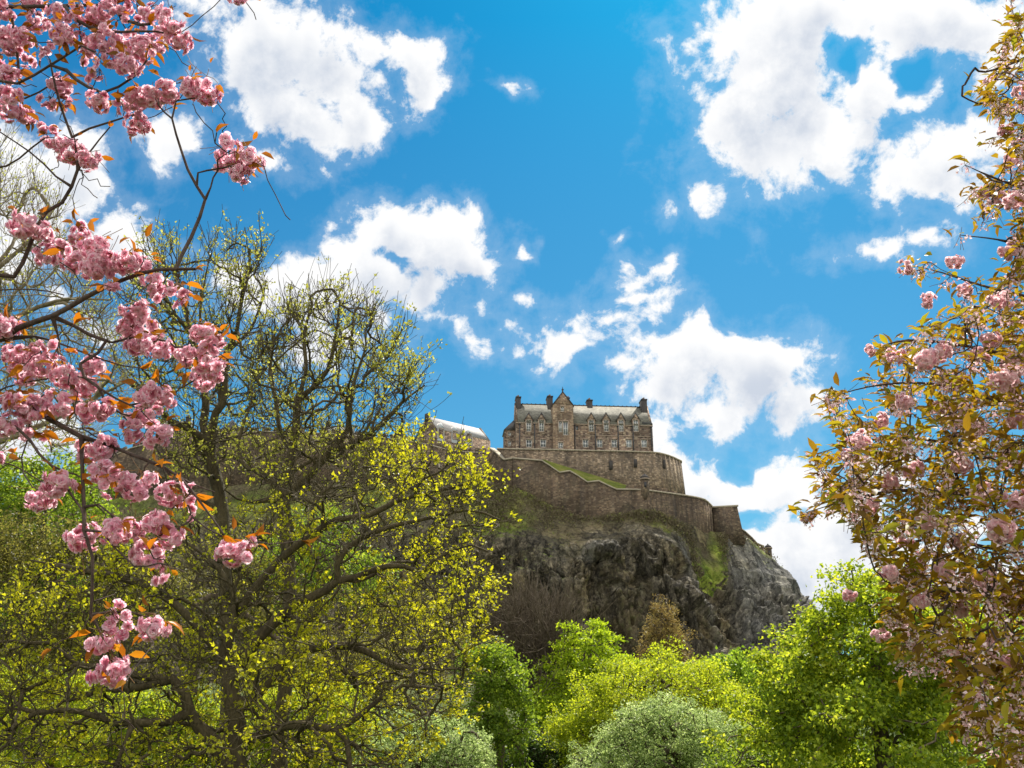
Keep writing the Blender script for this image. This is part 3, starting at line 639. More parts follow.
# ------------------------------------------------------------------ buildings
class Frame:
    def __init__(s, A, B):
        s.A = np.array(A); d = np.array(B) - s.A; d[2] = 0; s.x = d / np.linalg.norm(d); s.y = np.array((-s.x[1], s.x[0], 0.0))
    def W(s, x, y, z): return s.A + s.x * x + s.y * y + np.array((0, 0, z))
    def F(s, px, py, back=0.0):
        r = np.array(ray(px, py)); o = np.array((0, 0, CAMZ)); p0 = s.A + s.y * back
        t = np.dot(p0 - o, s.y) / np.dot(r, s.y); q = o + r * t - s.A
        return float(np.dot(q, s.x)), float(q[2])
    def box(s, m, x0, x1, y0, y1, z0, z1, tx=0.0, ty=0.0):
        a = [s.W(x0, y0, z0), s.W(x1, y0, z0), s.W(x1, y1, z0), s.W(x0, y1, z0)]
        b = [s.W(x0 + tx, y0 + ty, z1), s.W(x1 - tx, y0 + ty, z1), s.W(x1 - tx, y1 - ty, z1), s.W(x0 + tx, y1 - ty, z1)]
        m.prism(a, b)
    def gab(s, m, x0, x1, y0, y1, z0, z1, axis='x'):
        """triangular prism; ridge along axis"""
        if axis == 'x':
            ym = (y0 + y1) / 2; m.prism([s.W(x0, y0, z0), s.W(x0, ym, z1), s.W(x0, y1, z0)], [s.W(x1, y0, z0), s.W(x1, ym, z1), s.W(x1, y1, z0)])
        else:
            xm = (x0 + x1) / 2; m.prism([s.W(x0, y0, z0), s.W(xm, y0, z1), s.W(x1, y0, z0)], [s.W(x0, y1, z0), s.W(xm, y1, z1), s.W(x1, y1, z0)])
    def wall(s, m, x0, x1, y, z0, z1, holes, depth=0.4, back=8.0):
        """front wall pierced by real openings, then sides, top and back"""
        xs = sorted({x0, x1, *[h[0] for h in holes], *[h[1] for h in holes]}); zs = sorted({z0, z1, *[h[2] for h in holes], *[h[3] for h in holes]})
        for a, b in zip(xs, xs[1:]):
            for c, d in zip(zs, zs[1:]):
                mx, mz = (a + b) / 2, (c + d) / 2
                if any(h[0] < mx < h[1] and h[2] < mz < h[3] for h in holes): continue
                m.add([s.W(a, y, c), s.W(b, y, c), s.W(b, y, d), s.W(a, y, d)], [[0, 1, 2, 3]])
        for a, b, c, d in holes:
            Q = [(a, c), (b, c), (b, d), (a, d)]
            for i in range(4):
                p, q = Q[i], Q[(i + 1) % 4]
                m.add([s.W(p[0], y, p[1]), s.W(q[0], y, q[1]), s.W(q[0], y + depth, q[1]), s.W(p[0], y + depth, p[1])], [[3, 2, 1, 0]])
        for a, b in (((x0, y), (x0, y + back)), ((x0, y + back), (x1, y + back)), ((x1, y + back), (x1, y))):
            m.add([s.W(*a, z0), s.W(*b, z0), s.W(*b, z1), s.W(*a, z1)], [[3, 2, 1, 0]])
        m.add([s.W(x0, y, z1), s.W(x1, y, z1), s.W(x1, y + back, z1), s.W(x0, y + back, z1)], [[0, 1, 2, 3]])
def window(fr, t, x0, x1, y, z0, z1, depth=0.38, bars=(1, 1), lab=None):
    f = MB(); w = 0.16
    fr.box(f, x0, x1, y + depth - .12, y + depth, z0, z0 + w); fr.box(f, x0, x1, y + depth - .12, y + depth, z1 - w, z1)
    fr.box(f, x0, x0 + w, y + depth - .12, y + depth, z0 + w, z1 - w); fr.box(f, x1 - w, x1, y + depth - .12, y + depth, z0 + w, z1 - w)
    for k in range(bars[0]): c = x0 + (x1 - x0) * (k + 1) / (bars[0] + 1); fr.box(f, c - .05, c + .05, y + depth - .10, y + depth, z0 + w, z1 - w)
    for k in range(bars[1]): c = z0 + (z1 - z0) * (k + 1) / (bars[1] + 1); fr.box(f, x0 + w, x1 - w, y + depth - .095, y + depth - .01, c - .05, c + .05)
    o = part('window', f.get(), M['white'], t, label=lab)
    g = MB(); fr.box(g, x0 + .02, x1 - .02, y + depth + .01, y + depth + .06, z0 + .02, z1 - .02)
    part('pane', g.get(), M['glass'], o)
    s = MB(); fr.box(s, x0 - .15, x1 + .15, y - .12, y + .1, z0 - .22, z0 - .004); fr.box(s, x0 - .15, x1 + .15, y - .06, y + .1, z1 + .004, z1 + .26)
    fr.box(s, x0 - .2, x0 - .004, y - .04, y + .1, z0, z1); fr.box(s, x1 + .004, x1 + .2, y - .04, y + .1, z0, z1)
    part('surround', s.get(), M['dressed'], o)
def chimney(fr, t, x0, x1, y0, y1, z0, z1, n=3, mat='darkstone'):
    m = MB(); fr.box(m, x0, x1, y0, y1, z0, z1 - .7); fr.box(m, x0 - .12, x1 + .12, y0 - .12, y1 + .12, z1 - .69, z1 - .4)
    o = part('chimney', m.get(), M[mat], t)
    p = MB()
    for k in range(n):
        yc = y0 + (y1 - y0) * (k + .5) / n; xc = (x0 + x1) / 2; fr.box(p, xc - .2, xc + .2, yc - .2, yc + .2, z1 - .39, z1 + .15, .04, .04)
        fr.box(p, xc - .46, xc - .12, yc - .16, yc + .16, z1 - .39, z1, .03, .03)
    part('chimney_pot', p.get(), M['pot'], o)
def hospital():
    A = P(516, 450, 248); fr = Frame(A, Pz(653.4, 453, A[2])); F = fr.F
    t = thing('stone_hall', 'long pinkish stone building with slate roof, dormers and chimneys on the crag top', 'building', A)
    X = lambda px, back=0: F(px, 440, back)[0]
    x0, x1 = 0.0, X(653); ze = F(600, 424.3)[1]; D = 4.5; zr = F(600, 406.2, D)[1]; zb = -2.0
    bx0, bx1 = X(552.6), X(573.4)
    lowin = [529.0, 543.2, 585.5, 599.6, 614.2, 628.8, 644.0]
    dorm = [528.8, 541.6, 591.6, 606.6, 621.6, 636.4]
    holes = []
    for c in lowin: holes.append((X(c) - .72, X(c) + .72, F(c, 447.2)[1], F(c, 439.5)[1]))
    holes.append((X(576), X(578.5), F(577, 430)[1], F(577, 425.8)[1]))
    dh = [(X(c) - .66, X(c) + .66, F(c, 431.6)[1], ze - .001) for c in dorm]
    m = MB(); fr.wall(m, x0, x1, 0, zb, ze, holes + dh, 0.05, 2 * D); part('wall', m.get(), M['facade'], t)
    for h in holes[:-1]: window(fr, t, *h[:2], 0, *h[2:])
    g = MB(); fr.box(g, *holes[-1][:2], .41, .5, *holes[-1][2:]); part('pane', g.get(), M['glass'], t)
    # eaves course, roof, ridge, gable walls
    c = MB(); ed = [x0 - .1] + [v for q_ in dorm[:2] for v in (X(q_) - 1.01, X(q_) + 1.01)] + [bx0 - .01, bx1 + .01] + [v for q_ in dorm[2:] for v in (X(q_) - 1.01, X(q_) + 1.01)] + [x1 + .1]
    for ea, eb in zip(ed[::2], ed[1::2]): ec = MB(); fr.box(ec, ea, eb, -.22, -.004, ze - .32, ze); part('eaves_course', ec.get(), M['dressed'], t)
    fr.box(c, bx1 + .01, x1 + .08, -.1, -.004, F(620, 436)[1] - .1, F(620, 436)[1] + .08)
    part('string_course', c.get(), M['dressed'], t)
    r = MB(); fr.gab(r, x0 + .5, x1 - .5, -.28, 2 * D + .28, ze + .004, zr); ro = part('roof', r.get(), M['slate'], t)
    q = MB(); fr.box(q, x0 + .5, x1 - .5, D - .18, D + .18, zr - .12, zr + .14)
    for k in range(30): xx = x0 + 1 + k * (x1 - x0 - 2) / 29; fr.box(q, xx - .12, xx + .12, D - .1, D + .1, zr + .14, zr + .3)
    part('ridge', q.get(), M['darkstone'], ro)
    g = MB(); fr.gab(g, x0 - .02, x0 + .48, -.1, 2 * D + .1, ze, zr + .35); part('gable', g.get(), M['facade'], t); g = MB(); fr.gab(g, x1 - .48, x1 + .02, -.1, 2 * D + .1, ze, zr + .35); part('gable', g.get(), M['facade'], t)
    # projecting gabled bay
    zg = F(563, 407)[1]; za = F(563, 393.6, -.9)[1]; by = -1.1
    bh = [(X(561, by) - .5, X(561, by) + .35, F(561, 432, by)[1], F(561, 421.4, by)[1]), (X(565.4, by) - .55, X(565.4, by) + .75, F(565, 435, by)[1], F(565, 421.4, by)[1]),
          (X(560.7, by) - .6, X(560.7, by) + .6, F(561, 448.3, by)[1], F(561, 442.4, by)[1]), (X(563, by) - .42, X(563, by) + .42, F(563, 411.4, by)[1], F(563, 406.6, by)[1])]
    zgw = bh[3][3] + .5
    m = MB(); fr.wall(m, bx0, bx1, by, zb, zgw, bh, .4, D + 3)
    k = (zgw - zg) / (za - zg); half = (bx1 - bx0) / 2; xm = (bx0 + bx1) / 2
    w_ = half * (1 - max(k, 0)); m.prism([fr.W(xm - half, by + .002, zgw), fr.W(xm + half, by + .002, zgw), fr.W(xm, by + .002, za + .4)], [fr.W(xm - half, by + .5, zgw), fr.W(xm + half, by + .5, zgw), fr.W(xm, by + .5, za + .4)])
    part('gabled_bay', m.get(), M['bay'], t)
    for h in bh[:3]: window(fr, t, *h[:2], by, *h[2:])
    window(fr, t, *bh[3][:2], by, *bh[3][2:], bars=(1, 1))
    rr = MB(); fr.gab(rr, bx0 - .1, bx1 + .1, by + .52, D + 4, zgw - .0, za + .15, 'y'); part('bay_roof', rr.get(), M['slate_dark'], t)
    cp = MB()
    for sgn in (-1, 1):
        e = fr.W(xm + sgn * (half + .2), by - .12, zgw - .1); a = fr.W(xm, by - .12, za + .62); dn = np.array((0, 0, -.42)); bk = fr.y * .75
        cp.prism([e, a, a + dn, e + dn], [e + bk, a + bk, a + dn + bk, e + dn + bk])
    part('gable_coping', cp.get(), M['darkstone'], t)
    fn = MB(); fr.box(fn, xm - .16, xm + .16, by, by + .3, za + .5, za + 1.0); fr.box(fn, xm - .32, xm + .32, by, by + .3, za + 1.0, za + 1.25, .1, 0); fr.box(fn, xm - .1, xm + .1, by + .05, by + .25, za + 1.25, za + 1.9, .06, .06)
    part('finial', fn.get(), M['darkstone'], t)
    # dormers
    for i, c in enumerate(dorm):
        xc = X(c); z0 = F(c, 431.6)[1]; z1 = F(c, 420.3)[1]; zt = F(c, 413.2)[1]; hw = 1.0
        dz = F(c, 434)[1]
        m = MB(); hl = (xc - .62, xc + .62, z0, z1)
        fr.wall(m, xc - hw, xc + hw, -.25, dz, z1 + .25, [hl], .4, 3.2)
        m.prism([fr.W(xc - hw, -.248, z1 + .25), fr.W(xc + hw, -.248, z1 + .25), fr.W(xc, -.248, zt)], [fr.W(xc - hw, .1, z1 + .25), fr.W(xc + hw, .1, z1 + .25), fr.W(xc, .1, zt)])
        d = part('dormer', m.get(), M['facade'] if i != 2 else M['bay'], t)
        rf = MB(); fr.gab(rf, xc - hw - .22, xc + hw + .22, .12, 4.2, z1 + .15, zt + .05, 'y')
        for sgn in (-1, 1):
            e = fr.W(xc + sgn * (hw + .25), -.4, z1 + .1); a = fr.W(xc, -.4, zt + .25); dn = np.array((0, 0, -.34)); bk = fr.y * .6
            rf.prism([e, a, a + dn, e + dn], [e + bk, a + bk, a + dn + bk, e + dn + bk])
        part('dormer_roof', rf.get(), M['slate_dark'], d)
        window(fr, t, *hl[:2], -.25, *hl[2:], bars=(1, 3))
    # chimneys with slated shoulders
    for a, b, y, bk, w in ((516.2, 521, 395.0, 3.2, 3.2), (548, 553.4, 394.4, 3.2, 3.2), (568, 570.4, 396, 8.5, 1.2), (588.2, 593.6, 398.2, D - .6, 2.2), (643.4, 648.8, 397.6, 3.0, 3.0)):
        chimney(fr, t, X(a, bk), X(b, bk), bk, bk + w, ze - 1, F((a + b) / 2, y, bk)[1], 3 if w > 2 else 1)
    for a, b, c0, c1, y0, y1, bk in ((545.6, 553.2, 548.2, 552.8, 424, 408, .2), (586.5, 594.6, 588.4, 593.4, 418, 407, 2.6), (643.2, 653.6, 643.6, 648.6, 424, 410.5, -.1)):
        q = MB(); xa, xb, xc_, xd = X(a), X(b), X(c0), X(c1); za_, zb_ = F(a, y0)[1], F(a, y1)[1]
        q.prism([fr.W(xa, bk, za_), fr.W(xb, bk, za_), fr.W(xb, D + 1.5, za_), fr.W(xa, D + 1.5, za_)], [fr.W(xc_, D - 1.4, zb_), fr.W(xd, D - 1.4, zb_), fr.W(xd, D + 1.2, zb_), fr.W(xc_, D + 1.2, zb_)])
        part('slated_shoulder', q.get(), M['slate_dark'], t)
    # end turret base on the right, down pipes
    for c in (519.6, 534.6, 574.8, 595.4, 618.2, 633.2, 651.6):
        q = MB(); xc = X(c); fr.box(q, xc - .12, xc + .12, -.3, -.06, zb, ze - .3); fr.box(q, xc - .22, xc + .22, -.32, -.03, ze - .62, ze - .31); part('drainpipe', q.get(), M['pipe'], t)
    # lower wing on the left
    wx0 = X(504.8, 3); wz = F(505, 430, 3)[1]; wt = F(516, 418.5, 3)[1]
    wh = [(X(509.5, 3) - .4, X(509.5, 3) + .4, F(509, 436, 3)[1], F(509, 432.2, 3)[1]), (X(509.5, 3) - .4, X(509.5, 3) + .4, F(509, 446, 3)[1], F(509, 441, 3)[1])]
    m = MB(); fr.wall(m, wx0, -.02, 3, zb, wz, wh, .4, 6); part('wing_wall', m.get(), M['facade'], t)
    for h in wh: window(fr, t, *h[:2], 3, *h[2:])
    q = MB(); q.prism([fr.W(wx0 - .3, 2.7, wz + .004), fr.W(-.03, 2.7, wz + .004), fr.W(-.03, 4.2, wt), fr.W(-.2, 4.2, wt)], [fr.W(wx0 - .3, 9.3, wz + .004), fr.W(-.03, 9.3, wz + .004), fr.W(-.03, 8, wt), fr.W(-.2, 8, wt)])
    part('wing_roof', q.get(), M['slate_dark'], t)
    return fr
HF = hospital()
def barracks():
    R0 = P(426.8, 416.2, 260); R1 = Pz(481, 429, R0[2]); fr = Frame(R0, R1); L = np.linalg.norm((R1 - R0)[:2]); w = 4.4; h = 4.6
    t = thing('barrack_block', 'pale slate roofed building with four pointed dormers, left of the main stone building', 'building', R0 + np.array((0, 0, -14)))
    m = MB(); fr.box(m, 0, L, -w, w, -15, -h); fr.gab(m, 0, .5, -w, w, -h + .002, .3); fr.gab(m, L - .5, L, -w, w, -h + .002, .3); part('wall', m.get(), M['facade'], t)
    m = MB(); fr.gab(m, .52, L - .52, -w - .3, w + .3, -h + .004, 0); part('roof', m.get(), M['slate_pale'], t)
    m = MB(); fr.box(m, -.3, .5, -.6, .6, -1.5, .7); part('chimney', m.get(), M['darkstone'], t)
    for px, y0, y1 in ((440.7, 422.6, 437), (454.7, 426.2, 439), (468.7, 429.4, 441)):
        xc = fr.F(px, 432, -w)[0]; zt = fr.F(px, y0, -w)[1]; zb = fr.F(px, y1, -w)[1]
        m = MB(); hl = (xc - .7, xc + .7, zb, zb + (zt - zb) * .55); fr.wall(m, xc - 1.1, xc + 1.1, -w - .2, zb - 1.2, hl[3] + .2, [hl], .35, 3)
        m.prism([fr.W(xc - 1.1, -w - .198, hl[3] + .2), fr.W(xc + 1.1, -w - .198, hl[3] + .2), fr.W(xc, -w - .198, zt)], [fr.W(xc - 1.1, -w + .2, hl[3] + .2), fr.W(xc + 1.1, -w + .2, hl[3] + .2), fr.W(xc, -w + .2, zt)])
        d = part('dormer', m.get(), M['dormer'], t)
        rf = MB(); fr.gab(rf, xc - 1.35, xc + 1.35, -w + .21, -w + 3.4, hl[3] + .1, zt + .1, 'y'); part('dormer_roof', rf.get(), M['slate_pale'], d)
        window(fr, t, *hl[:2], -w - .2, *hl[2:], bars=(1, 1))
    # right gable end window bay
    g = Frame(fr.W(L, -w, 0), fr.W(L, w, 0)); q = MB(); g.box(q, 2.6, 6.0, -.35, -.01, -9.5, -3.4)
    q.prism([g.W(2.4, -.4, -3.4), g.W(6.2, -.4, -3.4), g.W(4.3, -.4, -1.6)], [g.W(2.4, -.01, -3.4), g.W(6.2, -.01, -3.4), g.W(4.3, -.01, -1.6)]); part('bay', q.get(), M['dressed'], t)
    window(g, t, 3.2, 5.4, -.75, -7.6, -4.2, bars=(1, 2))
barracks()
def outbuilding(name, label, px0, px1, py_eave, py_ridge, Y, roofm='slate', gable_front=False, chim=None):
    A = P(px0, py_eave, Y); fr = Frame(A, A + (1, 0.05, 0)); L = P(px1, py_eave, Y)[0] - A[0]; hr = P(px0, py_ridge, Y + (0 if gable_front else 3))[2] - A[2]
    t = thing(name, label, 'building', A + np.array((0, 0, -8)))
    m = MB(); fr.box(m, 0, L, 0, 6, -9, 0); part('wall', m.get(), M['wall_up'], t)
    m = MB(); fr.gab(m, -.2, L + .2, -.25, 6.25, .004, hr, 'y' if gable_front else 'x'); ro = part('roof', m.get(), M[roofm], t)
    if chim:
        for c in chim: xx = fr.F(c, py_eave)[0]; chimney(fr, t, xx - .6, xx + .6, 2.4, 3.8, 0, hr + 1.6, 2)
outbuilding('storehouse', 'plain stone block with low roof at the far left end of the battlements', 158, 187, 430, 421, 266, chim=[160, 184])
outbuilding('storehouse', 'small gabled roof peeping over the battlements behind the leftmost bare tree', 222, 241, 430, 419.5, 262, 'slate_dark', True)
outbuilding('storehouse', 'low slate roofed shed above the wall behind the tall bare tree crown', 322, 352, 434, 426.5, 258, 'slate', False, [326])
outbuilding('storehouse', 'narrow gabled stone house left of the pale roofed barrack block', 391, 408, 438, 428, 256, 'slate_dark', True, [400])
# ------------------------------------------------------------------ trees
def in_poly(n, poly):
    poly = np.array(poly, dtype=float); lo, hi = poly.min(0), poly.max(0); out = []
    x1, y1 = poly[:, 0], poly[:, 1]; x2, y2 = np.roll(x1, -1), np.roll(y1, -1)
    while len(out) < n:
        q = rng.uniform(lo, hi, (n * 2, 2)); X, Y = q[:, :1], q[:, 1:]
        c = ((y1 > Y) != (y2 > Y)) & (X < (x2 - x1) * (Y - y1) / (y2 - y1 + 1e-9) + x1)
        out += list(q[c.sum(1) % 2 == 1])
    return np.array(out[:n])
def PP(q, Y): return np.array([P(a[0], a[1], y) for a, y in zip(q, np.broadcast_to(Y, len(q)))])
def px_limb(pts, Y, Y2=None, wob=0.0):
    Y2 = Y if Y2 is None else Y2; n = len(pts)
    return np.array([P(x, y, Y + (Y2 - Y) * i / (n - 1) + wob * math.sin(i * 2.1 + x)) for i, (x, y) in enumerate(pts)])
BK = {'brown': bark_mat('brown bark', (0.045, 0.033, 0.022), (0.16, 0.125, 0.085)), 'grey': bark_mat('grey bark', (0.10, 0.09, 0.07), (0.28, 0.26, 0.21)),
      'cherry': bark_mat('cherry bark', (0.035, 0.022, 0.018), (0.12, 0.085, 0.07), 14), 'olive': bark_mat('lichened bark', (0.030, 0.023, 0.014), (0.125, 0.10, 0.052)), 'twig': bark_mat('tan twigs', (0.13, 0.10, 0.06), (0.30, 0.25, 0.17))}
def spray(P0, D0, per, L, spread=0.9, jit=0.05, shape='tri3', wr=0.7, droop=0.0, curl=.15):
    """little fans of leaves at the given points"""
    c = np.repeat(P0, per, 0) + rng.normal(0, jit, (len(P0) * per, 3)); a = np.repeat(D0, per, 0) + spread * rdir(len(c)); a[:, 2] -= droop
    l = rng.uniform(0.6, 1.25, len(c)) * L; nrm = rdir(len(c)) + (0, 0, 0.8)
    return leaves(c, a, nrm, l, l * wr, shape, curl)
def root_of(name, label, px, Y, cat='tree', group=None):
    x = P(px, 760, Y)[0]; return thing(name, label, cat, (x, Y, float(hgt(x, Y)))), np.array((x, Y, float(hgt(x, Y)) - 0.3))
# ---- dense crowns
def crown_tree(name, label, px, Y, lobes, n_leaf, leaf, mat, bark='brown', trunk_r=0.25, clump=0.22, up=0.5, group=None, cat='tree', depth=1.0, n_cl=None, flat=1.0, shape='tri3', wr=.75, even=0.75):
    """lobes: (px, py, rx_px, ry_px, dY) ellipsoids in real space at distance Y + dY"""
    t, foot = root_of(name, label, px, Y, cat); m = pxm(Y); cl = []; rad = []
    A = np.array([l[2] * l[3] for l in lobes], dtype=float); A /= A.sum(); N = n_cl or 260
    for l, w in zip(lobes, A):
        k = max(12, int(N * w)); c = P(l[0], l[1], Y + l[4]); R3 = np.array((l[2] * m, (l[2] + l[3]) * 0.5 * m * depth, l[3] * m))
        d = rdir(k); d[:, 2] = np.where(d[:, 2] < -0.35, -d[:, 2], d[:, 2]); rr = rng.uniform(even, 1.03, k) ** 1.0
        q = c + d * R3 * rr[:, None] * (1 + 0.13 * rng.normal(size=(k, 1))); q[:, 2] = np.maximum(q[:, 2], foot[2] + .4)
        cl.append(q); rad += [clump * (R3[0] + R3[2]) / 2] * k
    cl = np.concatenate(cl); rad = np.array(rad) * rng.uniform(0.7, 1.35, len(cl))
    cen = P(lobes[0][0], lobes[0][1], Y + lobes[0][4])
    g = Grow(40000); top = cen + (0, 0, 0.3 * lobes[0][3] * m); mid = (foot + top) / 2 + rng.normal(0, 0.25, 3) * (1, 1, 0)
    g.limb([foot, (foot * 2 + mid) / 3 + rng.normal(0, .1, 3), mid, (mid + top) / 2 + rng.normal(0, .2, 3), top], trunk_r, trunk_r * 0.3, 0.4, attach=False)
    g.reach(cl, up=0.2); vf = g.build(0.018 * max(1, Y / 40), 8, 4); part('trunk', vf, BK[bark], t, smooth=True)
    w = rad ** 2; w /= w.sum(); k = rng.choice(len(cl), n_leaf, p=w); o = rng.normal(0, 0.5, (n_leaf, 3)) * (1, 1, .75 * flat)
    c = cl[k] + o * rad[k][:, None]; out = unit(c - cen)
    a = unit(rdir(n_leaf) + out * 0.6 + (0, 0, -0.15)); nrm = rdir(n_leaf) * 0.8 + out * 0.15 + (0, 0, up + .3)
    l = leaf * rng.uniform(0.6, 1.3, n_leaf); part('crown', leaves(c, a, nrm, l, l * wr, shape), mat, t)
    if group: t['group'] = group
    return t
G = {}
G['lime'] = leaf_mat('fresh lime leaves', [(0.1, (0.07, 0.12, 0.012)), (0.45, (0.18, 0.26, 0.022)), (0.75, (0.33, 0.4, 0.035)), (0.95, (0.5, 0.53, 0.08))], 0.6, 1.7, tshift=(1.15, 1.0, .5))
G['green'] = leaf_mat('spring green leaves', [(0.1, (0.07, 0.12, 0.016)), (0.5, (0.15, 0.22, 0.028)), (0.85, (0.27, 0.34, 0.05))], 0.58, 1.6, tshift=(1.1, 1.05, .5))
G['vivid'] = leaf_mat('vivid green leaves', [(0.1, (0.15, 0.22, 0.012)), (0.5, (0.27, 0.37, 0.022)), (0.85, (0.4, 0.48, 0.04))], 0.6, 1.5, tshift=(1.05, 1.0, .5))
G['yellow'] = leaf_mat('yellow green leaves', [(0.1, (0.15, 0.21, 0.014)), (0.5, (0.28, 0.35, 0.028)), (0.85, (0.44, 0.49, 0.06))], 0.6, 1.6, tshift=(1.1, 1.0, .4))
G['pale'] = leaf_mat('pale silvery leaves', [(0.1, (0.11, 0.16, 0.045)), (0.45, (0.26, 0.34, 0.095)), (0.75, (0.44, 0.52, 0.18)), (0.95, (0.66, 0.7, 0.36))], 0.5, 1.5)
G['fresh'] = leaf_mat('fresh green leaves', [(0.1, (0.08, 0.14, 0.016)), (0.5, (0.20, 0.31, 0.03)), (0.85, (0.36, 0.46, 0.07))], 0.55, 1.5, tshift=(1.05, 1.0, .5))
G['dark'] = leaf_mat('dark green leaves', [(0.1, (0.022, 0.042, 0.010)), (0.5, (0.048, 0.084, 0.017)), (0.9, (0.108, 0.156, 0.024))], 0.5, 1.3)
G['brown'] = leaf_mat('golden brown foliage', [(0.1, (0.120, 0.078, 0.024)), (0.5, (0.252, 0.174, 0.054)), (0.9, (0.384, 0.312, 0.084))], 0.5, 1.3)
G['bud'] = leaf_mat('opening yellow leaves', [(0.05, (0.16, 0.14, 0.014)), (0.4, (0.32, 0.32, 0.022)), (0.75, (0.5, 0.49, 0.035)), (0.97, (0.62, 0.58, 0.1))], 0.6, 1.4, tshift=(1.05, 1.0, .35))
G['olive'] = leaf_mat('olive buds', [(0.1, (0.15, 0.14, 0.025)), (0.5, (0.34, 0.34, 0.04)), (0.85, (0.52, 0.5, 0.09))], 0.5, 1.3)
G['under'] = leaf_mat('undergrowth leaves', [(0.1, (0.04, 0.04, 0.014)), (0.5, (0.12, 0.11, 0.022)), (0.9, (0.27, 0.25, 0.04))], 0.55, 1.5)
# far to near, behind the big budding trees
crown_tree('broadleaf_tree', 'rounded yellow green tree at the far left edge below the sky', 40, 62, [(42, 515, 60, 58, 0), (-15, 540, 60, 62, 1), (85, 560, 40, 55, -1), (20, 620, 70, 60, 0)], 26000, 0.24, G['green'], clump=.2)
crown_tree('broadleaf_tree', 'dark green bushy tree on the left behind the hanging pink blossoms', 60, 52, [(60, 590, 75, 66, 0), (-20, 600, 60, 66, 0), (130, 620, 55, 60, 2), (60, 680, 80, 60, 0)], 26000, 0.19, G['under'], clump=.2)
crown_tree('broadleaf_tree', 'small bright green tree glimpsed between the two bare trunks on the left', 318, 88, [(318, 548, 34, 44, 0), (290, 590, 40, 50, 2), (350, 600, 38, 50, 0)], 9000, 0.28, G['green'])
crown_tree('broadleaf_tree', 'olive brown tree filling the slope behind the big branching tree', 200, 80, [(190, 610, 70, 70, 0), (270, 640, 60, 60, 3), (140, 660, 60, 60, 0), (390, 650, 70, 60, 0), (440, 680, 60, 60, -3)], 20000, 0.26, G['under'], clump=.2)
def bare_tree(name, label, px, Y, limbs, poly, n, bark, tip, leafn=None, sp=2.0, trunk_r=.2, leafmat=None, leaf=.07, per=3, K=4, frac=.7, up=.15, wood='trunk', step=.35, wr=.7, extra=None, tf=.45, tw=.8, twup=.55, sprout=1.0, wig=.03, clumpy=None):
    t, foot = root_of(name, label, px, Y); g = Grow(90000)
    for k, (pts, ra, rb, y0, y1) in enumerate(limbs):
        q = px_limb(pts, y0, y1)
        if k == 0: q = np.vstack([foot, q])
        g.limb(q, ra, rb, step, jit=0.0, attach=k > 0)
    nt = int(n * tf); q = in_poly(nt, poly); Yv = Y + rng.normal(0, sp, nt); tg = PP(q, Yv); g.reach(tg, K=K, up=up, wig=wig, pref=1.6)
    cen = np.array([*foot[:2], tg[:, 2].mean() - 2.0])
    for m_, l_ in ((1.3, 1.0), (1.6, .6)): g.sprout(int(n * m_ * sprout), tw * l_, twup, centre=cen)
    part(wood, g.build(tip, 8, 4), BK[bark], t, smooth=True)
    if leafmat:
        p, d = g.thin(tip * 1.45); k = rng.random(len(p)) < frac; p, d = p[k], d[k]
        if clumpy:
            nv = np.array([noise.fractal(Vector(x * clumpy), 1.0, 2.0, 3) for x in p]); kk = rng.random(len(p)) < np.clip(.42 + nv * 2.4, .05, 1); p, d = p[kk], d[kk]
        if extra is not None: kk = extra(p); p, d = p[kk], d[kk]
        part('foliage', spray(p, d, per, leaf, 0.9, leaf * .6, wr=wr), leafmat, t)
    return t, g
bare_tree('bare_tree', 'leafless brown tree standing before the cliff left of the bright green tree', 540, 76, [([(540, 748), (536, 715), (530, 690)], .28, .18, 76, 76), ([(532, 700), (515, 670), (505, 640), (500, 615)], .15, .04, 76, 75), ([(531, 695), (540, 660), (545, 630), (548, 612)], .15, .04, 76, 77), ([(530, 698), (555, 680), (566, 655), (570, 640)], .12, .04, 76, 75)],
    [(480, 640), (495, 605), (530, 598), (565, 612), (585, 640), (570, 680), (550, 705), (520, 705), (490, 690)], 1500, 'brown', .016, sp=2.5, tw=2.0)
crown_tree('conifer', 'slim golden brown conifer standing alone against the cliff', 663, 92, [(662, 628, 14, 24, 0), (664, 650, 22, 26, 0), (664, 672, 26, 26, 0), (660, 608, 7, 12, 0)], 15000, 0.20, G['brown'], clump=.24, up=0.1, trunk_r=.3, wr=.35)
crown_tree('broadleaf_tree', 'vivid fresh green tree with layered crown left of the golden conifer', 588, 70, [(590, 648, 26, 26, 0), (578, 668, 32, 26, 1), (612, 672, 26, 22, -1), (582, 700, 42, 30, 0), (565, 730, 40, 30, 0), (614, 700, 30, 28, 0)], 26000, 0.20, G['vivid'], clump=.26, flat=.6)
crown_tree('broadleaf_tree', 'green tree partly hidden at the right edge of the big branching tree', 492, 44, [(486, 690, 30, 42, 0), (505, 715, 26, 40, 0), (478, 735, 30, 30, -1), (500, 760, 30, 30, 0)], 15000, 0.14, G['green'], 'brown')
crown_tree('shrub', 'dark green shrub in the gap below the leafless brown tree', 535, 48, [(538, 765, 30, 22, 0), (520, 775, 30, 20, 0)], 7000, 0.14, G['dark'], cat='shrub', trunk_r=.08)
crown_tree('broadleaf_tree', 'green leafy tree behind the yellow domed tree, under the cliff', 742, 56, [(735, 690, 44, 32, 0), (770, 700, 40, 36, 0), (700, 700, 36, 32, 0), (745, 740, 60, 34, 0)], 26000, 0.19, G['fresh'], clump=.2)
crown_tree('broadleaf_tree', 'large yellow green domed tree at the bottom centre', 655, 46, [(660, 728, 78, 62, 0), (605, 752, 55, 50, 0), (712, 742, 50, 50, 0), (640, 700, 42, 30, 0)], 44000, 0.115, G['yellow'], clump=.13, n_cl=620, even=.86)
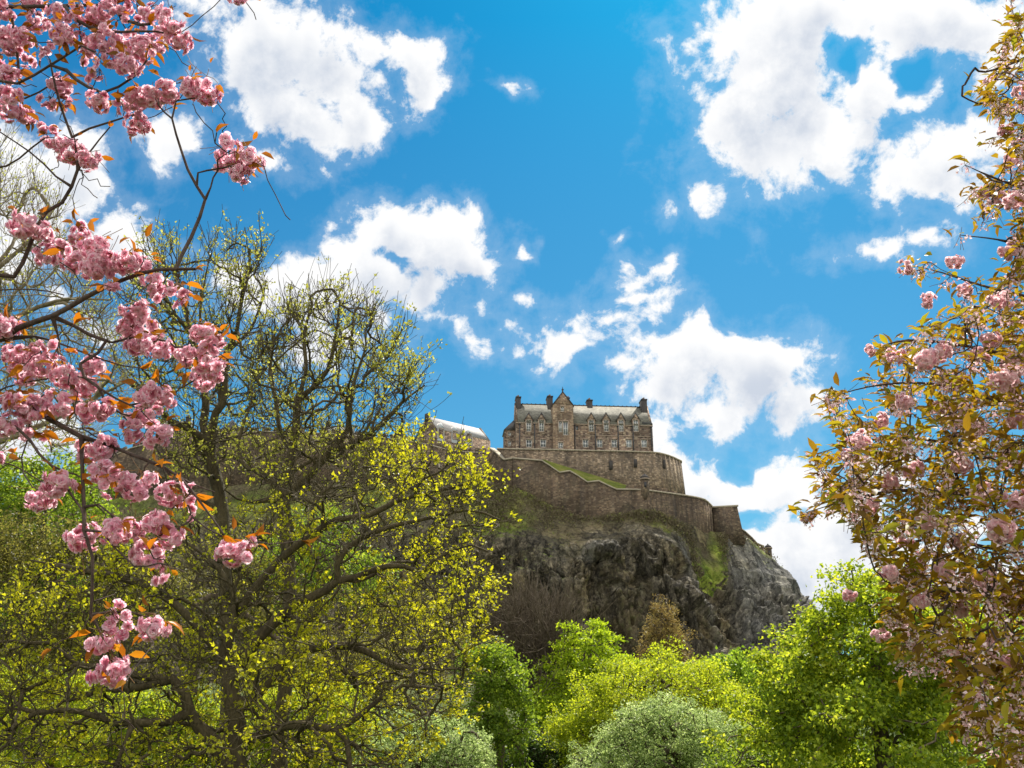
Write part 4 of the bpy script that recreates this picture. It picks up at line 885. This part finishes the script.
crown_tree('shrub', 'pale silvery green dome in front of the yellow domed tree', 672, 37, [(672, 766, 66, 54, 0), (622, 790, 48, 42, 0), (720, 786, 52, 48, 0), (650, 745, 36, 30, 0)], 42000, 0.085, G['pale'], clump=.13, n_cl=620, even=.86, cat='shrub', trunk_r=.12)
crown_tree('shrub', 'pale silvery shrub showing under the big branching tree at bottom left of centre', 420, 34, [(422, 772, 58, 44, 0), (375, 785, 40, 36, 0), (462, 785, 36, 40, 0)], 26000, 0.075, G['pale'], clump=.13, n_cl=420, even=.86, cat='shrub', trunk_r=.1)
crown_tree('broadleaf_tree', 'dark green tree mass behind the big maple in the lower right', 960, 48, [(930, 690, 70, 60, 0), (990, 680, 70, 80, 0), (870, 700, 60, 50, 0), (1060, 690, 70, 80, 0)], 24000, 0.17, G['green'], clump=.2)
for lab, px in (('low dark green shrub at the foot of the maple near the bottom right corner', 985), ('low dark green shrub under the left half of the maple by the bottom edge', 860), ('low dark green shrub between the silvery dome and the maple at the bottom edge', 775)):
    crown_tree('shrub', lab, px, 33, [(px, 782, 62, 34, 0), (px + 40, 790, 50, 34, 0)], 9000, 0.11, G['green'], cat='shrub', trunk_r=.06)
crown_tree('broadleaf_tree', 'big sunlit yellow green maple filling the lower right corner', 885, 29, [(880, 660, 92, 72, 0), (812, 690, 52, 62, 0), (955, 690, 80, 80, 1), (870, 615, 52, 42, 0), (1010, 720, 60, 80, 0), (850, 740, 110, 60, -1), (800, 745, 58, 50, -1), (905, 590, 30, 28, .5), (826, 640, 24, 24, 0)], 74000, 0.12, G['lime'], 'brown', .18, clump=.17, n_cl=700, even=.5)
for lab, px, Y, lob, n, mt in (('bright yellow green shrub at the bottom left corner under drooping branches', 60, 36, [(60, 740, 90, 52, 0), (-30, 730, 60, 60, 0), (0, 770, 90, 50, 0)], 34000, 'yellow'),
        ('yellow green shrub just left of the big leaning trunk', 165, 34, [(165, 750, 55, 48, 0), (130, 775, 55, 40, 0), (200, 780, 40, 40, 0)], 18000, 'lime'),
        ('yellow green shrub between the leaning trunk and the pale silvery shrub', 300, 36, [(300, 745, 60, 56, 0), (260, 775, 50, 48, 0), (345, 765, 40, 44, 0)], 24000, 'yellow'),
        ('tall olive green shrub behind the forked limbs in the lower left', 340, 46, [(340, 690, 70, 52, 0), (400, 710, 50, 50, 0), (280, 700, 50, 50, 0)], 20000, 'under')):
    crown_tree('shrub', lab, px, Y, lob, n, 0.115, G[mt], cat='shrub', trunk_r=.08, clump=.16, n_cl=360)
# ---- the branching trees in front of the castle wall, leaves just opening
bare_tree('budding_tree', 'tall bare tree with few buds left of the castle, trunk behind the pink blossoms', 226, 29,
    [([(228, 700), (226, 600), (222, 511), (212, 465), (210, 449), (212, 430), (216, 412), (224, 400), (225, 371), (227, 352), (236, 334), (241, 303), (248, 275), (250, 250)], .26, .035, 29, 29),
     ([(210, 449), (202, 437), (187, 428), (171, 421), (155, 405), (140, 380)], .13, .03, 29, 28), ([(208, 440), (203, 425), (206, 404), (200, 370), (190, 330), (180, 290)], .10, .025, 29, 30),
     ([(224, 400), (210, 360), (200, 320), (205, 280), (210, 255)], .07, .02, 29, 28), ([(227, 352), (250, 330), (262, 300), (266, 280)], .06, .02, 29, 30), ([(222, 511), (200, 500), (170, 480), (140, 470)], .09, .02, 29, 28)],
    [(118, 300), (150, 225), (170, 232), (190, 275), (200, 240), (230, 232), (272, 250), (262, 300), (285, 350), (262, 430), (235, 480), (170, 470), (130, 420)], 1500, 'olive', .0068, sp=1.6, leafmat=G['olive'], leaf=.095, per=4, frac=.26, tw=.8, sprout=.55)
bare_tree('budding_tree', 'many branched tree with yellow buds, crown reaching over the pale barrack roof', 286, 26,
    [([(280, 740), (290, 640), (288, 560), (286, 525), (282, 494), (284, 484), (292, 453), (296, 425), (298, 400), (306, 370), (304, 335), (312, 305)], .24, .03, 26, 26),
     ([(283, 500), (300, 484), (317, 466), (330, 451), (345, 436), (349, 419), (352, 390), (365, 350)], .13, .025, 26, 25), ([(282, 494), (275, 482), (263, 470), (247, 468), (238, 450), (243, 425), (252, 400), (250, 370)], .09, .02, 26, 27),
     ([(330, 451), (360, 440), (385, 420), (405, 400), (425, 385)], .07, .02, 25.4, 25), ([(292, 453), (280, 430), (276, 400), (270, 370), (275, 330)], .08, .02, 26, 27),
     ([(280, 494), (262, 502), (240, 500), (225, 490)], .08, .02, 26, 25), ([(298, 400), (325, 375), (335, 340), (340, 300)], .06, .02, 26, 25)],
    [(255, 330), (285, 290), (340, 282), (392, 325), (425, 372), (418, 410), (405, 440), (400, 480), (360, 500), (300, 510), (240, 480), (245, 400)], 2200, 'olive', .0058, sp=1.9, leafmat=G['olive'], leaf=.095, per=5, frac=.32, tw=.75, clumpy=.5, sprout=.42)
limbsC = [([(240, 800), (236, 768), (238, 736), (235, 712), (231, 687), (245, 655), (263, 633), (293, 607), (328, 589), (331, 582), (357, 577), (381, 567), (404, 566)], .30, .05, 21.5, 21),
    ([(232, 775), (219, 750), (206, 733), (192, 720), (187, 698), (179, 685), (165, 676), (146, 679), (130, 671), (110, 650), (100, 630)], .22, .04, 21.3, 20.5),
    ([(235, 712), (262, 690), (284, 663), (301, 652), (325, 646), (350, 646), (372, 654), (401, 668), (430, 668)], .15, .03, 21.5, 20.5),
    ([(240, 745), (266, 733), (293, 725), (319, 727), (342, 733), (348, 747), (350, 780)], .13, .05, 21.4, 20), ([(340, 732), (360, 715), (375, 703), (398, 687), (416, 686), (440, 690)], .08, .02, 20.4, 20),
    ([(231, 687), (225, 650), (240, 610), (262, 580), (285, 555), (309, 537), (338, 519), (367, 516), (400, 500), (440, 490), (480, 480)], .15, .025, 21.5, 21),
    ([(404, 566), (424, 573), (435, 559), (468, 545), (489, 552)], .05, .02, 21, 20.6), ([(331, 582), (345, 550), (380, 530), (420, 520), (470, 510), (500, 520)], .09, .02, 21, 20.5),
    ([(192, 720), (150, 723), (130, 723), (119, 724), (95, 716), (68, 710), (30, 715), (0, 740)], .11, .02, 21, 20), ([(165, 676), (130, 690), (100, 668), (73, 663), (54, 644), (27, 643), (0, 641), (-30, 650)], .10, .02, 20.8, 20),
    ([(225, 660), (200, 630), (170, 600), (130, 580), (80, 570), (30, 560)], .10, .02, 21.5, 22), ([(240, 610), (220, 570), (190, 545), (160, 530)], .07, .02, 21.5, 22), ([(130, 723), (125, 745), (110, 775)], .05, .02, 20.6, 20.4)]
limbsC = [(p_, a_ * .8, b_, y0, y1) for p_, a_, b_, y0, y1 in limbsC]
polyC = [(-20, 600), (60, 560), (130, 535), (210, 515), (260, 490), (330, 462), (375, 440), (405, 430), (432, 442), (466, 458), (492, 480), (500, 520), (484, 560), (492, 600), (478, 650), (464, 700), (440, 725), (400, 775), (-20, 775)]
tC, gC = bare_tree('budding_tree', 'large spreading tree with gnarled limbs and bright yellow leaf clusters, lower left', 236, 21.5, limbsC, polyC, 4800, 'olive', .0052, sp=1.8, leafmat=G['bud'], leaf=.080, per=6, frac=.43, K=4, up=.05, wr=.8, tf=.5, tw=.6, twup=.2, wig=.05, clumpy=.5, sprout=.42)
bare_tree('bare_tree', 'pale twiggy tree against the white cloud at the far left', -60, 17, [([(-140, 700), (-120, 500), (-90, 380), (-60, 280), (-30, 220), (-10, 170)], .2, .04, 17, 16), ([(-100, 420), (-50, 350), (10, 320), (60, 300), (110, 300)], .07, .015, 17, 16), ([(-70, 300), (-20, 280), (30, 240), (60, 200)], .06, .015, 17, 17), ([(-105, 440), (-40, 450), (30, 430), (90, 400), (130, 380)], .07, .015, 17, 16)],
    [(-60, 120), (0, 128), (30, 165), (50, 195), (75, 240), (100, 290), (125, 330), (130, 400), (90, 440), (20, 460), (-60, 470)], 1500, 'twig', .0036, sp=1.2, leafmat=G['olive'], leaf=.05, per=2, frac=.2, tw=.5)
# ------------------------------------------------------------------ blossom
def petal_mat(nm='pink petals', k=0.0):
    m, T, out = newmat(nm); isl = T.n('ShaderNodeNewGeometry').outputs['Random Per Island']; b_ = T.n('ShaderNodeAttribute', attribute_name='base').outputs[2]
    edge = T.ramp(isl, [(0.0, (0.92, 0.52, 0.62)), (0.5, (0.97, 0.70, 0.77)), (0.85, (0.98, 0.86, 0.88)), (1.0, (0.75, 0.26, 0.40))])
    col = T.mix(b_, edge, (0.74, 0.20, 0.33))
    if k: col = T.mix(k, col, (0.90, 0.72, 0.68))
    b = T.n('ShaderNodeBsdfPrincipled'); T.put(b.inputs['Base Color'], col); b.inputs['Roughness'].default_value = 0.6; b.inputs['Specular IOR Level'].default_value = 0.2
    t = T.n('ShaderNodeBsdfTranslucent'); T.put(t.inputs[0], col); mx = T.n('ShaderNodeMixShader'); mx.inputs[0].default_value = 0.66
    T.t.links.new(b.outputs[0], mx.inputs[1]); T.t.links.new(t.outputs[0], mx.inputs[2]); T.t.links.new(mx.outputs[0], out.inputs[0]); return m
M['petal'] = petal_mat(); M['petal_pale'] = petal_mat('pale pink petals', .5)
M['sepal'] = plain_mat('russet stalks', (0.22, 0.12, 0.05), 0.7, 0.2, 0.4, 20)
def flower(c, ax, r):
    """a double blossom: four whorls of rounded, cupped petals"""
    ax = unit(ax); u = unit(np.cross(ax, (0.3, 0.5, 0.8))); w = np.cross(ax, u); V, Fq, B = [], [], []
    for ring, (n, tilt, s) in enumerate(((7, 0.15, 1.0), (7, 0.6, .88), (6, 1.0, .72), (4, 1.3, .5))):
        for k in range(n):
            a = (k + 0.5 * (ring % 2) + rng.normal(0, .08)) * 2 * math.pi / n; tl = tilt + rng.normal(0, .12); d = math.cos(a) * u + math.sin(a) * w
            o = unit(d * math.cos(tl) + ax * math.sin(tl)); sd = unit(np.cross(ax, d)); up = np.cross(sd, o); L = r * s * rng.uniform(.88, 1.1); W = L * .52
            L *= rng.uniform(.85, 1.15); pts = [c, c + o * L * .45 - sd * W * .8 + up * L * .10, c + o * L * .9 - sd * W * .75 + up * L * .22, c + o * L * 1.0 + up * L * .10, c + o * L * .9 + sd * W * .75 + up * L * .22, c + o * L * .45 + sd * W * .8 + up * L * .10, c + o * L * .55 - up * L * .02]
            b = len(V); V += pts; B += [1, .55, .08, 0, .08, .55, .35]; Fq += [[b, b + 1, b + 6], [b + 1, b + 2, b + 6], [b + 2, b + 3, b + 6], [b + 3, b + 4, b + 6], [b + 4, b + 5, b + 6], [b + 5, b, b + 6]]
    return V, Fq, B
def cluster_mesh(n, R_, fr, nm, pm):
    V, Fq, B = [], [], []; pos = []; stalks = []
    for k in range(n):
        for _ in range(60):
            d = unit(rng.normal(size=3) * (1, 1, .8) + (0, 0, -.35)); p = d * R_ * rng.uniform(.5, 1.1) * (1, 1, .85)
            if all(np.linalg.norm(p - q) > fr * 1.0 for q in pos): break
        pos.append(p); v, f, b = flower(p, p + rng.normal(0, .25, 3) * R_, fr * rng.uniform(.85, 1.12)); o = len(V); V += v; Fq += [[i + o for i in x] for x in f]; B += b
        stalks.append([np.array((0, 0, R_ * .5)) + (0, 0, .01), p * .3 + (0, 0, R_ * .3), p * .7, p])
    me = mesh(nm, V, Fq, M[pm], attr={'base': B})
    sv, sf = tubes(np.array(stalks), np.full((n, 4), .0013), 3)
    return me, (sv, sf)
PROTO = {}
def protos(fr, pm='petal'):
    if fr not in PROTO: PROTO[fr] = {n: [cluster_mesh(n, fr * k, fr, 'blossom', pm) for _ in range(3)] for n, k in ((3, .9), (6, 1.35), (10, 1.8), (16, 2.3))}
    return PROTO[fr]
def hang(t, tips_, fr, mname='blossom_cluster', pm='petal'):
    """one child mesh for every cluster of blossom"""
    pr = protos(fr, pm); order = sorted(tips_, key=lambda q: -q[1]); tips_, rest = order[:100], order[100:]
    if rest:
        V, Fq, B = [], [], []
        for c, r in rest:
            for _ in range(5): o = len(V); v, f, b = flower(np.array(c) + rng.normal(0, r * .45, 3), rdir(1)[0], fr); V += v; Fq += [[i + o for i in x] for x in f]; B += b
        o = part(mname, (V, Fq), M['petal'], t, attr={'base': B}, label='scattered small sprigs of pink blossom'); o['kind'] = 'stuff'
    for c, r in tips_:
        n = 3 if r < fr * 1.6 else 6 if r < fr * 2.2 else 10 if r < fr * 3.0 else 16
        me, st = pr[n][int(rng.integers(3))]
        o = bpy.data.objects.new(mname, me); COL.objects.link(o); o.parent = t; o.location = tuple(np.array(c) - ORG[t.name]); ORG[o.name] = ORG[t.name]
        o.rotation_euler = (rng.normal(0, .35), rng.normal(0, .35), rng.uniform(0, 6.28)); s = float(np.clip(r / (fr * {3: 1.7, 6: 2.1, 10: 2.6, 16: 3.2}[n]), .8, 1.25)); o.scale = (s, s, s)
YL = 4.2
def left_cherry():
    x0 = P(-330, 700, YL)[0]; foot = np.array((x0, YL + .5, -.25)); t = thing('cherry_tree', 'flowering cherry with pink double blossom and orange young leaves, reaching in from the left', 'tree', (x0, YL + .5, -.2))
    g = Grow(40000); g.limb([foot, foot + (0.1, 0, 1.0), foot + (.05, -.1, 2.0), foot + (.2, -.1, 3.0), foot + (.3, -.2, 4.2), foot + (.5, -.3, 5.6)], .17, .06, .2, attach=False)
    def lb(pts, wa, wb, ya=YL, yb=YL, stem=None):
        m = pxm(YL); q = px_limb(pts, ya, yb)
        if stem is not None: q = np.vstack([foot + np.array(stem), (foot + np.array(stem)) * .45 + q[0] * .55 + (0, 0, .08), q])
        g.limb(q, wa * m / 2, wb * m / 2, .09, attach=True)
    S = lambda z: (.2, -.1, z)
    lb([(-60, 350), (0, 340), (20, 327), (55, 315), (90, 295), (120, 281), (155, 270), (195, 269)], 13, 3, 4.3, 4.0, S(2.7))
    lb([(-60, 280), (0, 275), (16, 275), (30, 245), (43, 215), (60, 205), (72, 186), (78, 165), (73, 140), (62, 110), (55, 85), (50, 60)], 9, 2.2, 4.5, 4.3, S(3.1))
    lb([(-60, 4), (-20, 7), (10, 7), (60, 6), (108, 6), (122, 18), (140, 25), (150, 24)], 8, 3, 4.4, 4.1, S(4.3))
    lb([(62, 6), (70, 12), (80, 22), (95, 29), (118, 32), (150, 31), (170, 34)], 5, 2, 4.25, 4.1)
    lb([(11, 0), (12, 20), (16, 40), (18, 60), (19, 80)], 4, 3, 4.35, 4.35)
    lb([(-60, 76), (-20, 78), (0, 81), (20, 83), (45, 68), (60, 60), (80, 46), (95, 52)], 6, 2.5, 4.2, 4.1, S(3.9))
    lb([(58, 60), (72, 76), (88, 87), (104, 93), (120, 86), (135, 76), (147, 60)], 5, 2, 4.15, 4.0)
    lb([(-60, 104), (0, 102), (30, 97), (42, 90), (52, 84)], 5, 2, 4.5, 4.4, S(3.7))
    lb([(-60, 180), (0, 168), (20, 158), (35, 145), (45, 138)], 5, 2, 4.6, 4.5, S(3.5))
    lb([(68, 190), (48, 168), (30, 152), (0, 132)], 2.5, 1.5, 4.4, 4.3); lb([(80, 166), (95, 145), (110, 127)], 2.5, 1.5, 4.4, 4.3); lb([(72, 134), (110, 122), (140, 112), (152, 104)], 3, 1.5, 4.35, 4.2)
    lb([(172, 272), (190, 240), (204, 205), (203, 195), (190, 175), (178, 140), (172, 118), (177, 100), (195, 98)], 4.5, 1.8, 4.05, 4.0)
    lb([(190, 178), (200, 172), (217, 169)], 2, 1.2, 4.02, 4.0); lb([(208, 198), (214, 175), (218, 170)], 1.8, 1.2, 4.02, 4.0); lb([(217, 169), (240, 165), (264, 166)], 1.5, 1, 4.0, 4.0); lb([(172, 118), (160, 108), (158, 98)], 2, 1.2, 4, 4)
    lb([(55, 315), (60, 350), (64, 370)], 2.5, 1.5, 4.25, 4.2); lb([(60, 317), (90, 335), (108, 343), (92, 357), (80, 364), (82, 375), (110, 395), (130, 405)], 2.8, 1.2, 4.25, 4.1)
    lb([(18, 333), (50, 340), (90, 355), (120, 365), (140, 368)], 2.8, 1.2, 4.3, 4.2)
    lb([(-60, 385), (0, 402), (30, 410), (55, 422), (80, 436), (106, 444), (130, 454), (165, 468), (183, 480), (194, 494), (210, 515), (224, 535)], 7, 1.8, 4.3, 4.0, S(2.3))
    lb([(183, 480), (200, 487), (215, 492)], 1.8, 1, 4.1, 4.1); lb([(165, 470), (172, 478), (183, 490)], 1.6, 1, 4.1, 4.1); lb([(180, 505), (200, 524), (222, 536)], 1.6, 1.2, 4.1, 4.0)
    lb([(-60, 400), (0, 418), (27, 437), (40, 455), (58, 472), (68, 490), (82, 510), (86, 525)], 6, 2, 4.2, 4.0, S(2.2))
    lb([(27, 403), (30, 430), (22, 455), (22, 470), (33, 488)], 2, 1.2, 4.3, 4.2); lb([(-60, 460), (0, 462), (22, 470), (42, 482), (55, 488)], 3, 1.3, 4.4, 4.3, S(1.9))
    lb([(80, 440), (82, 460), (83, 485), (84, 510), (84, 530)], 2.6, 1.8, 4.15, 4.05); lb([(58, 472), (72, 473), (82, 478)], 2, 1.5, 4.1, 4.1); lb([(85, 500), (98, 504), (112, 515), (122, 522)], 2, 1.2, 4.05, 4.0)
    lb([(84, 528), (100, 530), (115, 548), (128, 560)], 2.2, 1.2, 4.05, 4.0); lb([(84, 530), (93, 560), (92, 590), (91, 615)], 2.4, 1.4, 4.05, 4.1); lb([(91, 612), (105, 612), (130, 612), (150, 618)], 1.8, 1.2, 4.1, 4.1); lb([(91, 615), (98, 628), (106, 645), (110, 660)], 1.8, 1.4, 4.1, 4.1)
    lb([(-60, 430), (0, 390), (40, 380), (70, 376), (95, 380)], 3, 1.4, 4.4, 4.3, S(2.5)); lb([(-60, 300), (0, 290), (40, 290), (64, 295)], 3, 1.4, 4.5, 4.4, S(2.9))
    CL = [(40,25,14),(10,38,15),(9,46,13),(24,38,12),(96,20,15),(123,6,14),(102,42,15),(126,44,15),(80,40,12),(9,75,12),(62,87,13),(50,104,9),(66,103,9),(9,97,12),(112,60,12),(155,42,14),(170,22,15),(179,40,14),(142,52,15),(152,14,12),(241,-3,12),(130,66,13),(152,97,15),(168,92,14),(138,100,14),(122,108,10),(138,127,14),(100,102,12),(206,92,22),(190,88,12),(229,155,17),(248,160,15),(240,172,12),(56,143,12),(72,152,15),(90,162,13),(44,132,9),(26,117,11),(12,112,13),(60,84,12),(36,8,10),
       (26,226,16),(44,232,12),(82,235,13),(97,250,14),(76,259,15),(47,257,14),(62,248,13),(111,261,14),(97,267,15),(128,262,13),(142,266,11),(111,291,9),(155,285,12),(176,290,9),(183,299,8),(135,312,14),(146,328,17),(132,331,14),(158,346,14),(139,344,13),(202,332,11),(217,341,9),(187,356,11),(209,358,15),(214,371,12),(203,380,13),(9,326,14),(18,355,14),(41,355,13),(57,356,10),(23,374,14),(44,368,12),(94,366,12),(64,376,12),(84,384,15),(18,402,14),(44,400,13),(67,404,12),(105,408,12),(147,394,13),(161,399,13),(148,412,16),
       (8,424,12),(33,412,11),(90,412,12),(158,435,12),(133,430,12),(90,451,14),(104,446,13),(31,435,11),(2,459,9),(59,482,14),(42,498,14),(106,472,13),(113,484,10),(139,484,17),(172,492,12),(187,501,10),(84,537,15),(116,533,13),(133,529,12),(157,522,12),(168,534,12),(148,550,15),(164,572,10),(232,551,14),(249,547,10),(30,5,12),(60,15,12),(76,6,11),(106,12,12),(62,36,12),(44,56,11),(26,62,11),(138,27,11),(4,12,12),(86,58,10),(100,76,9),(0,60,11),(76,24,11),(113,618,9),(124,626,9),(154,625,13),(104,641,12),(111,668,16)]
    m = pxm(YL); sk = g.p[:g.n].copy(); tg = []
    for x, y, r in CL:
        q = PP([(x, y)] * 7, np.linspace(3.7, 4.7, 7)); dd = [np.min(np.linalg.norm(sk - a, axis=1)) for a in q]; Yc = np.linspace(3.7, 4.7, 7)[int(np.argmin(dd))] + rng.normal(0, .06)
        tg.append(P(x, y - r * .45, Yc))
    tg = np.array(tg); g.reach(tg, K=5, wig=.03)
    bud = g.p[rng.choice(g.n, 130)] + rng.normal(0, .16, (130, 3)); bud = bud[(bud[:, 0] > P(-60, 400, YL)[0])]; g.reach(bud, K=4)
    part('branches', g.build(.0024, 9, 5), BK['cherry'], t, smooth=True)
    cs = [(tg[i] - np.array((0, 0, c[2] * .45 * m)), c[2] * m * 1.38) for i, c in enumerate(CL)]
    hang(t, cs, .0255)
    # orange young leaves above each cluster
    P0, A0 = [], []
    for (c, r) in cs:
        for _ in range(int(rng.integers(2, 6))):
            d = unit(rng.normal(size=3) * (1, 1, .5) + (0.35, 0, .25)); P0.append(c + d * r * .7 + (0, 0, r * .35)); A0.append(d + (0, 0, -.35))
    p, d = g.tips(); k = rng.random(len(p)) < .5; p, d = p[k], d[k]; P0 = np.vstack([P0, p, p]); A0 = np.vstack([A0, d + .5 * rdir(len(d)), d + .8 * rdir(len(d))]); l = rng.uniform(.035, .085, len(P0))
    om = leaf_mat('orange young leaves', [(0.1, (0.13, 0.07, 0.015)), (0.35, (0.34, 0.12, 0.012)), (0.65, (0.55, 0.20, 0.012)), (0.95, (0.50, 0.30, 0.03))], 0.55, 1.1, 0.4, 0.35, tshift=(1, .85, .5))
    part('leaves', leaves(P0, A0, rdir(len(P0)) + (0, -.6, .3), l, l * .46, 'long', .12), om, t)
    # stalks and bud scales where the blossom springs from the wood
    st = np.array([c for c, r in cs for _ in range(9)]); rr = np.array([r for c, r in cs for _ in range(9)])
    e = st + rng.normal(0, .55, st.shape) * rr[:, None]; s0 = st + np.array((0, 0, 1)) * rr[:, None] * .6
    part('stalks', tubes(np.stack([s0, (s0 + e) / 2 + rng.normal(0, .006, e.shape), e], 1), np.full((len(e), 3), .0016), 3), M['sepal'], t)
left_cherry()
def right_cherry():
    Y0 = 5.6; x0 = P(1230, 700, Y0)[0]; foot = np.array((x0, Y0 + .4, -.25)); t = thing('cherry_tree', 'copper leaved cherry with faded pink blossom filling the right edge', 'tree', (x0, Y0 + .4, -.2)); g = Grow(90000); m = pxm(Y0)
    g.limb([foot, foot + (-.05, 0, .9), foot + (0, -.1, 1.9), foot + (-.15, -.1, 3), foot + (-.1, 0, 4.2), foot + (-.3, 0, 5.6)], .16, .05, .2, attach=False)
    L = [([(1120, 30), (1060, 40), (1020, 60), (985, 72), (975, 68)], 4.8), ([(1120, 110), (1060, 125), (1015, 110), (985, 90), (962, 96)], 4.6), ([(1110, 200), (1050, 195), (1000, 180), (965, 165)], 4.3), ([(1110, 260), (1040, 250), (1000, 240), (960, 235)], 4.1),
         ([(1110, 320), (1040, 300), (980, 285), (940, 272), (905, 264)], 3.9), ([(1110, 390), (1024, 360), (960, 345), (910, 340), (885, 345)], 3.6), ([(1100, 440), (1024, 410), (940, 385), (880, 385), (825, 398)], 3.3), ([(1100, 480), (1024, 460), (930, 440), (870, 440), (812, 455)], 3.1),
         ([(1100, 530), (1000, 500), (910, 490), (850, 500), (808, 512)], 2.8), ([(1100, 580), (1000, 550), (920, 540), (880, 560)], 2.5), ([(1100, 640), (1010, 600), (940, 590), (880, 615)], 2.3), ([(1100, 700), (1024, 650), (950, 640), (900, 680)], 2.1), ([(1110, 760), (1040, 710), (980, 700), (950, 730)], 1.9),
         ([(1110, 80), (1040, 60), (1015, 20), (1010, -10)], 4.9)]
    for k, (pts, z) in enumerate(L):
        q = px_limb(pts, Y0 + rng.uniform(-.4, .5), Y0 + rng.uniform(-.7, .7)); s = foot + np.array((-.1, 0, z)); g.limb(np.vstack([s, (s + q[0]) / 2 + (0, 0, .08), q]), .022, .0022, .1)
    def band(n, poly, sp): q = in_poly(n, poly); return PP(q, Y0 + rng.normal(0, sp, n))
    tg = np.vstack([band(1000, [(1110, 300), (1024, 262), (985, 262), (960, 300), (915, 330), (885, 350), (850, 390), (826, 400), (838, 440), (815, 460), (822, 490), (812, 512), (860, 520), (872, 570), (900, 600), (1110, 620)], .55),
        band(330, [(1110, -20), (1050, -10), (1014, 15), (996, 62), (980, 95), (1010, 130), (1008, 175), (968, 195), (982, 225), (1005, 250), (1110, 300)], .5),
        band(420, [(1110, 560), (890, 560), (880, 620), (900, 660), (950, 690), (975, 768), (1110, 780)], .6),
        PP([(905, 264), (930, 262), (940, 285), (920, 270), (808, 515), (806, 512), (812, 456), (824, 398), (880, 345), (962, 96), (985, 140), (1008, 12)], Y0)])
    g.reach(tg, K=4, wig=.04); part('branches', g.build(.0022, 8, 4), BK['cherry'], t, smooth=True)
    p, d = g.thin(.0032); k = rng.random(len(p)) < .66; p, d = p[k], d[k]
    P0 = np.repeat(p, 3, 0) + rng.normal(0, .03, (len(p) * 3, 3)); a = np.repeat(d, 3, 0) * .5 + rdir(len(P0)) * (1, 1, .45); a[:, 0] -= .35; l = rng.uniform(.045, .105, len(P0))
    cm = leaf_mat('copper green leaves', [(0.05, (0.085, 0.045, 0.018)), (0.3, (0.19, 0.108, 0.02)), (0.55, (0.37, 0.24, 0.02)), (0.8, (0.34, 0.30, 0.03)), (0.98, (0.18, 0.24, 0.035))], 0.52, 1.2, 0.5, 0.2, tshift=(1.05, .95, .4))
    part('leaves', leaves(P0, a, rdir(len(P0)) * .7 + (0, -.2, .9), l, l * .42, 'long', .10), cm, t)
    # faded flowers: small pale petals and red stalks scattered under the leaves
    k = rng.random(len(p)) < .55; q = p[k]; c = np.repeat(q, 15, 0) + rng.normal(0, .022, (len(q) * 15, 3)) - (0, 0, .035); l = rng.uniform(.012, .026, len(c))
    v, f = leaves(c, rdir(len(c)), rdir(len(c)), l, l * .8, 'tri3', .2); fm = leaf_mat('faded petals', [(0.1, (0.62, 0.30, 0.34)), (0.5, (0.85, 0.56, 0.58)), (0.9, (0.93, 0.80, 0.78))], .4, 1.0)
    part('faded_petals', (v, f), fm, t)
    s0 = np.repeat(q, 4, 0); e = s0 + rng.normal(0, .035, s0.shape) - (0, 0, .03); part('stalks', tubes(np.stack([s0, (s0 + e) / 2 + rng.normal(0, .005, e.shape), e], 1), np.full((len(e), 3), .0015), 3), M['sepal'], t)
    cl = [(905, 267, 9), (1000, 196, 13), (985, 192, 11), (1015, 200, 12), (928, 300, 9), (965, 290, 10), (859, 440, 10), (836, 491, 10), (880, 635, 9), (952, 648, 8), (850, 595, 8), (940, 352, 13), (925, 358, 12), (978, 355, 13), (895, 355, 10), (985, 492, 12), (1003, 380, 14), (1012, 365, 13), (990, 340, 11), (1000, 300, 12), (955, 262, 9), (1010, 250, 11), (940, 405, 11), (975, 430, 12), (960, 465, 11), (1005, 455, 12), (915, 470, 11), (890, 480, 9), (870, 505, 9),
          (930, 520, 12), (960, 540, 11), (1000, 530, 13), (905, 540, 10), (945, 570, 10), (985, 580, 11), (1015, 600, 12), (890, 572, 9), (920, 600, 9), (960, 610, 9), (1005, 130, 10), (1020, 90, 10), (990, 80, 7), (1010, 160, 9), (1015, 320, 12), (870, 350, 7), (905, 400, 9), (960, 380, 11), (1018, 420, 12), (1020, 500, 12), (1010, 660, 9), (985, 640, 8), (845, 455, 7), (880, 420, 9)]
    hang(t, [(P(x, y, Y0 + rng.normal(-.45, .3)), r * m * 1.15) for x, y, r in cl], .021, pm='petal_pale')
right_cherry()
for kind, phrase in (('broadleaf_tree', 'leafy trees below the crag'), ('shrub', 'shrubs along the bottom of the view'), ('budding_tree', 'budding trees on the left'), ('bare_tree', 'leafless trees'),
                     ('cherry_tree', 'flowering cherries framing the view'), ('rampart_wall', 'rampart walls on the crag'), ('sentry_turret', 'small turrets on the walls'), ('storehouse', 'small buildings behind the battlements')):
    for o in bpy.data.objects:
        if o.parent is None and o.name.split('.')[0] == kind: o['group'] = phrase
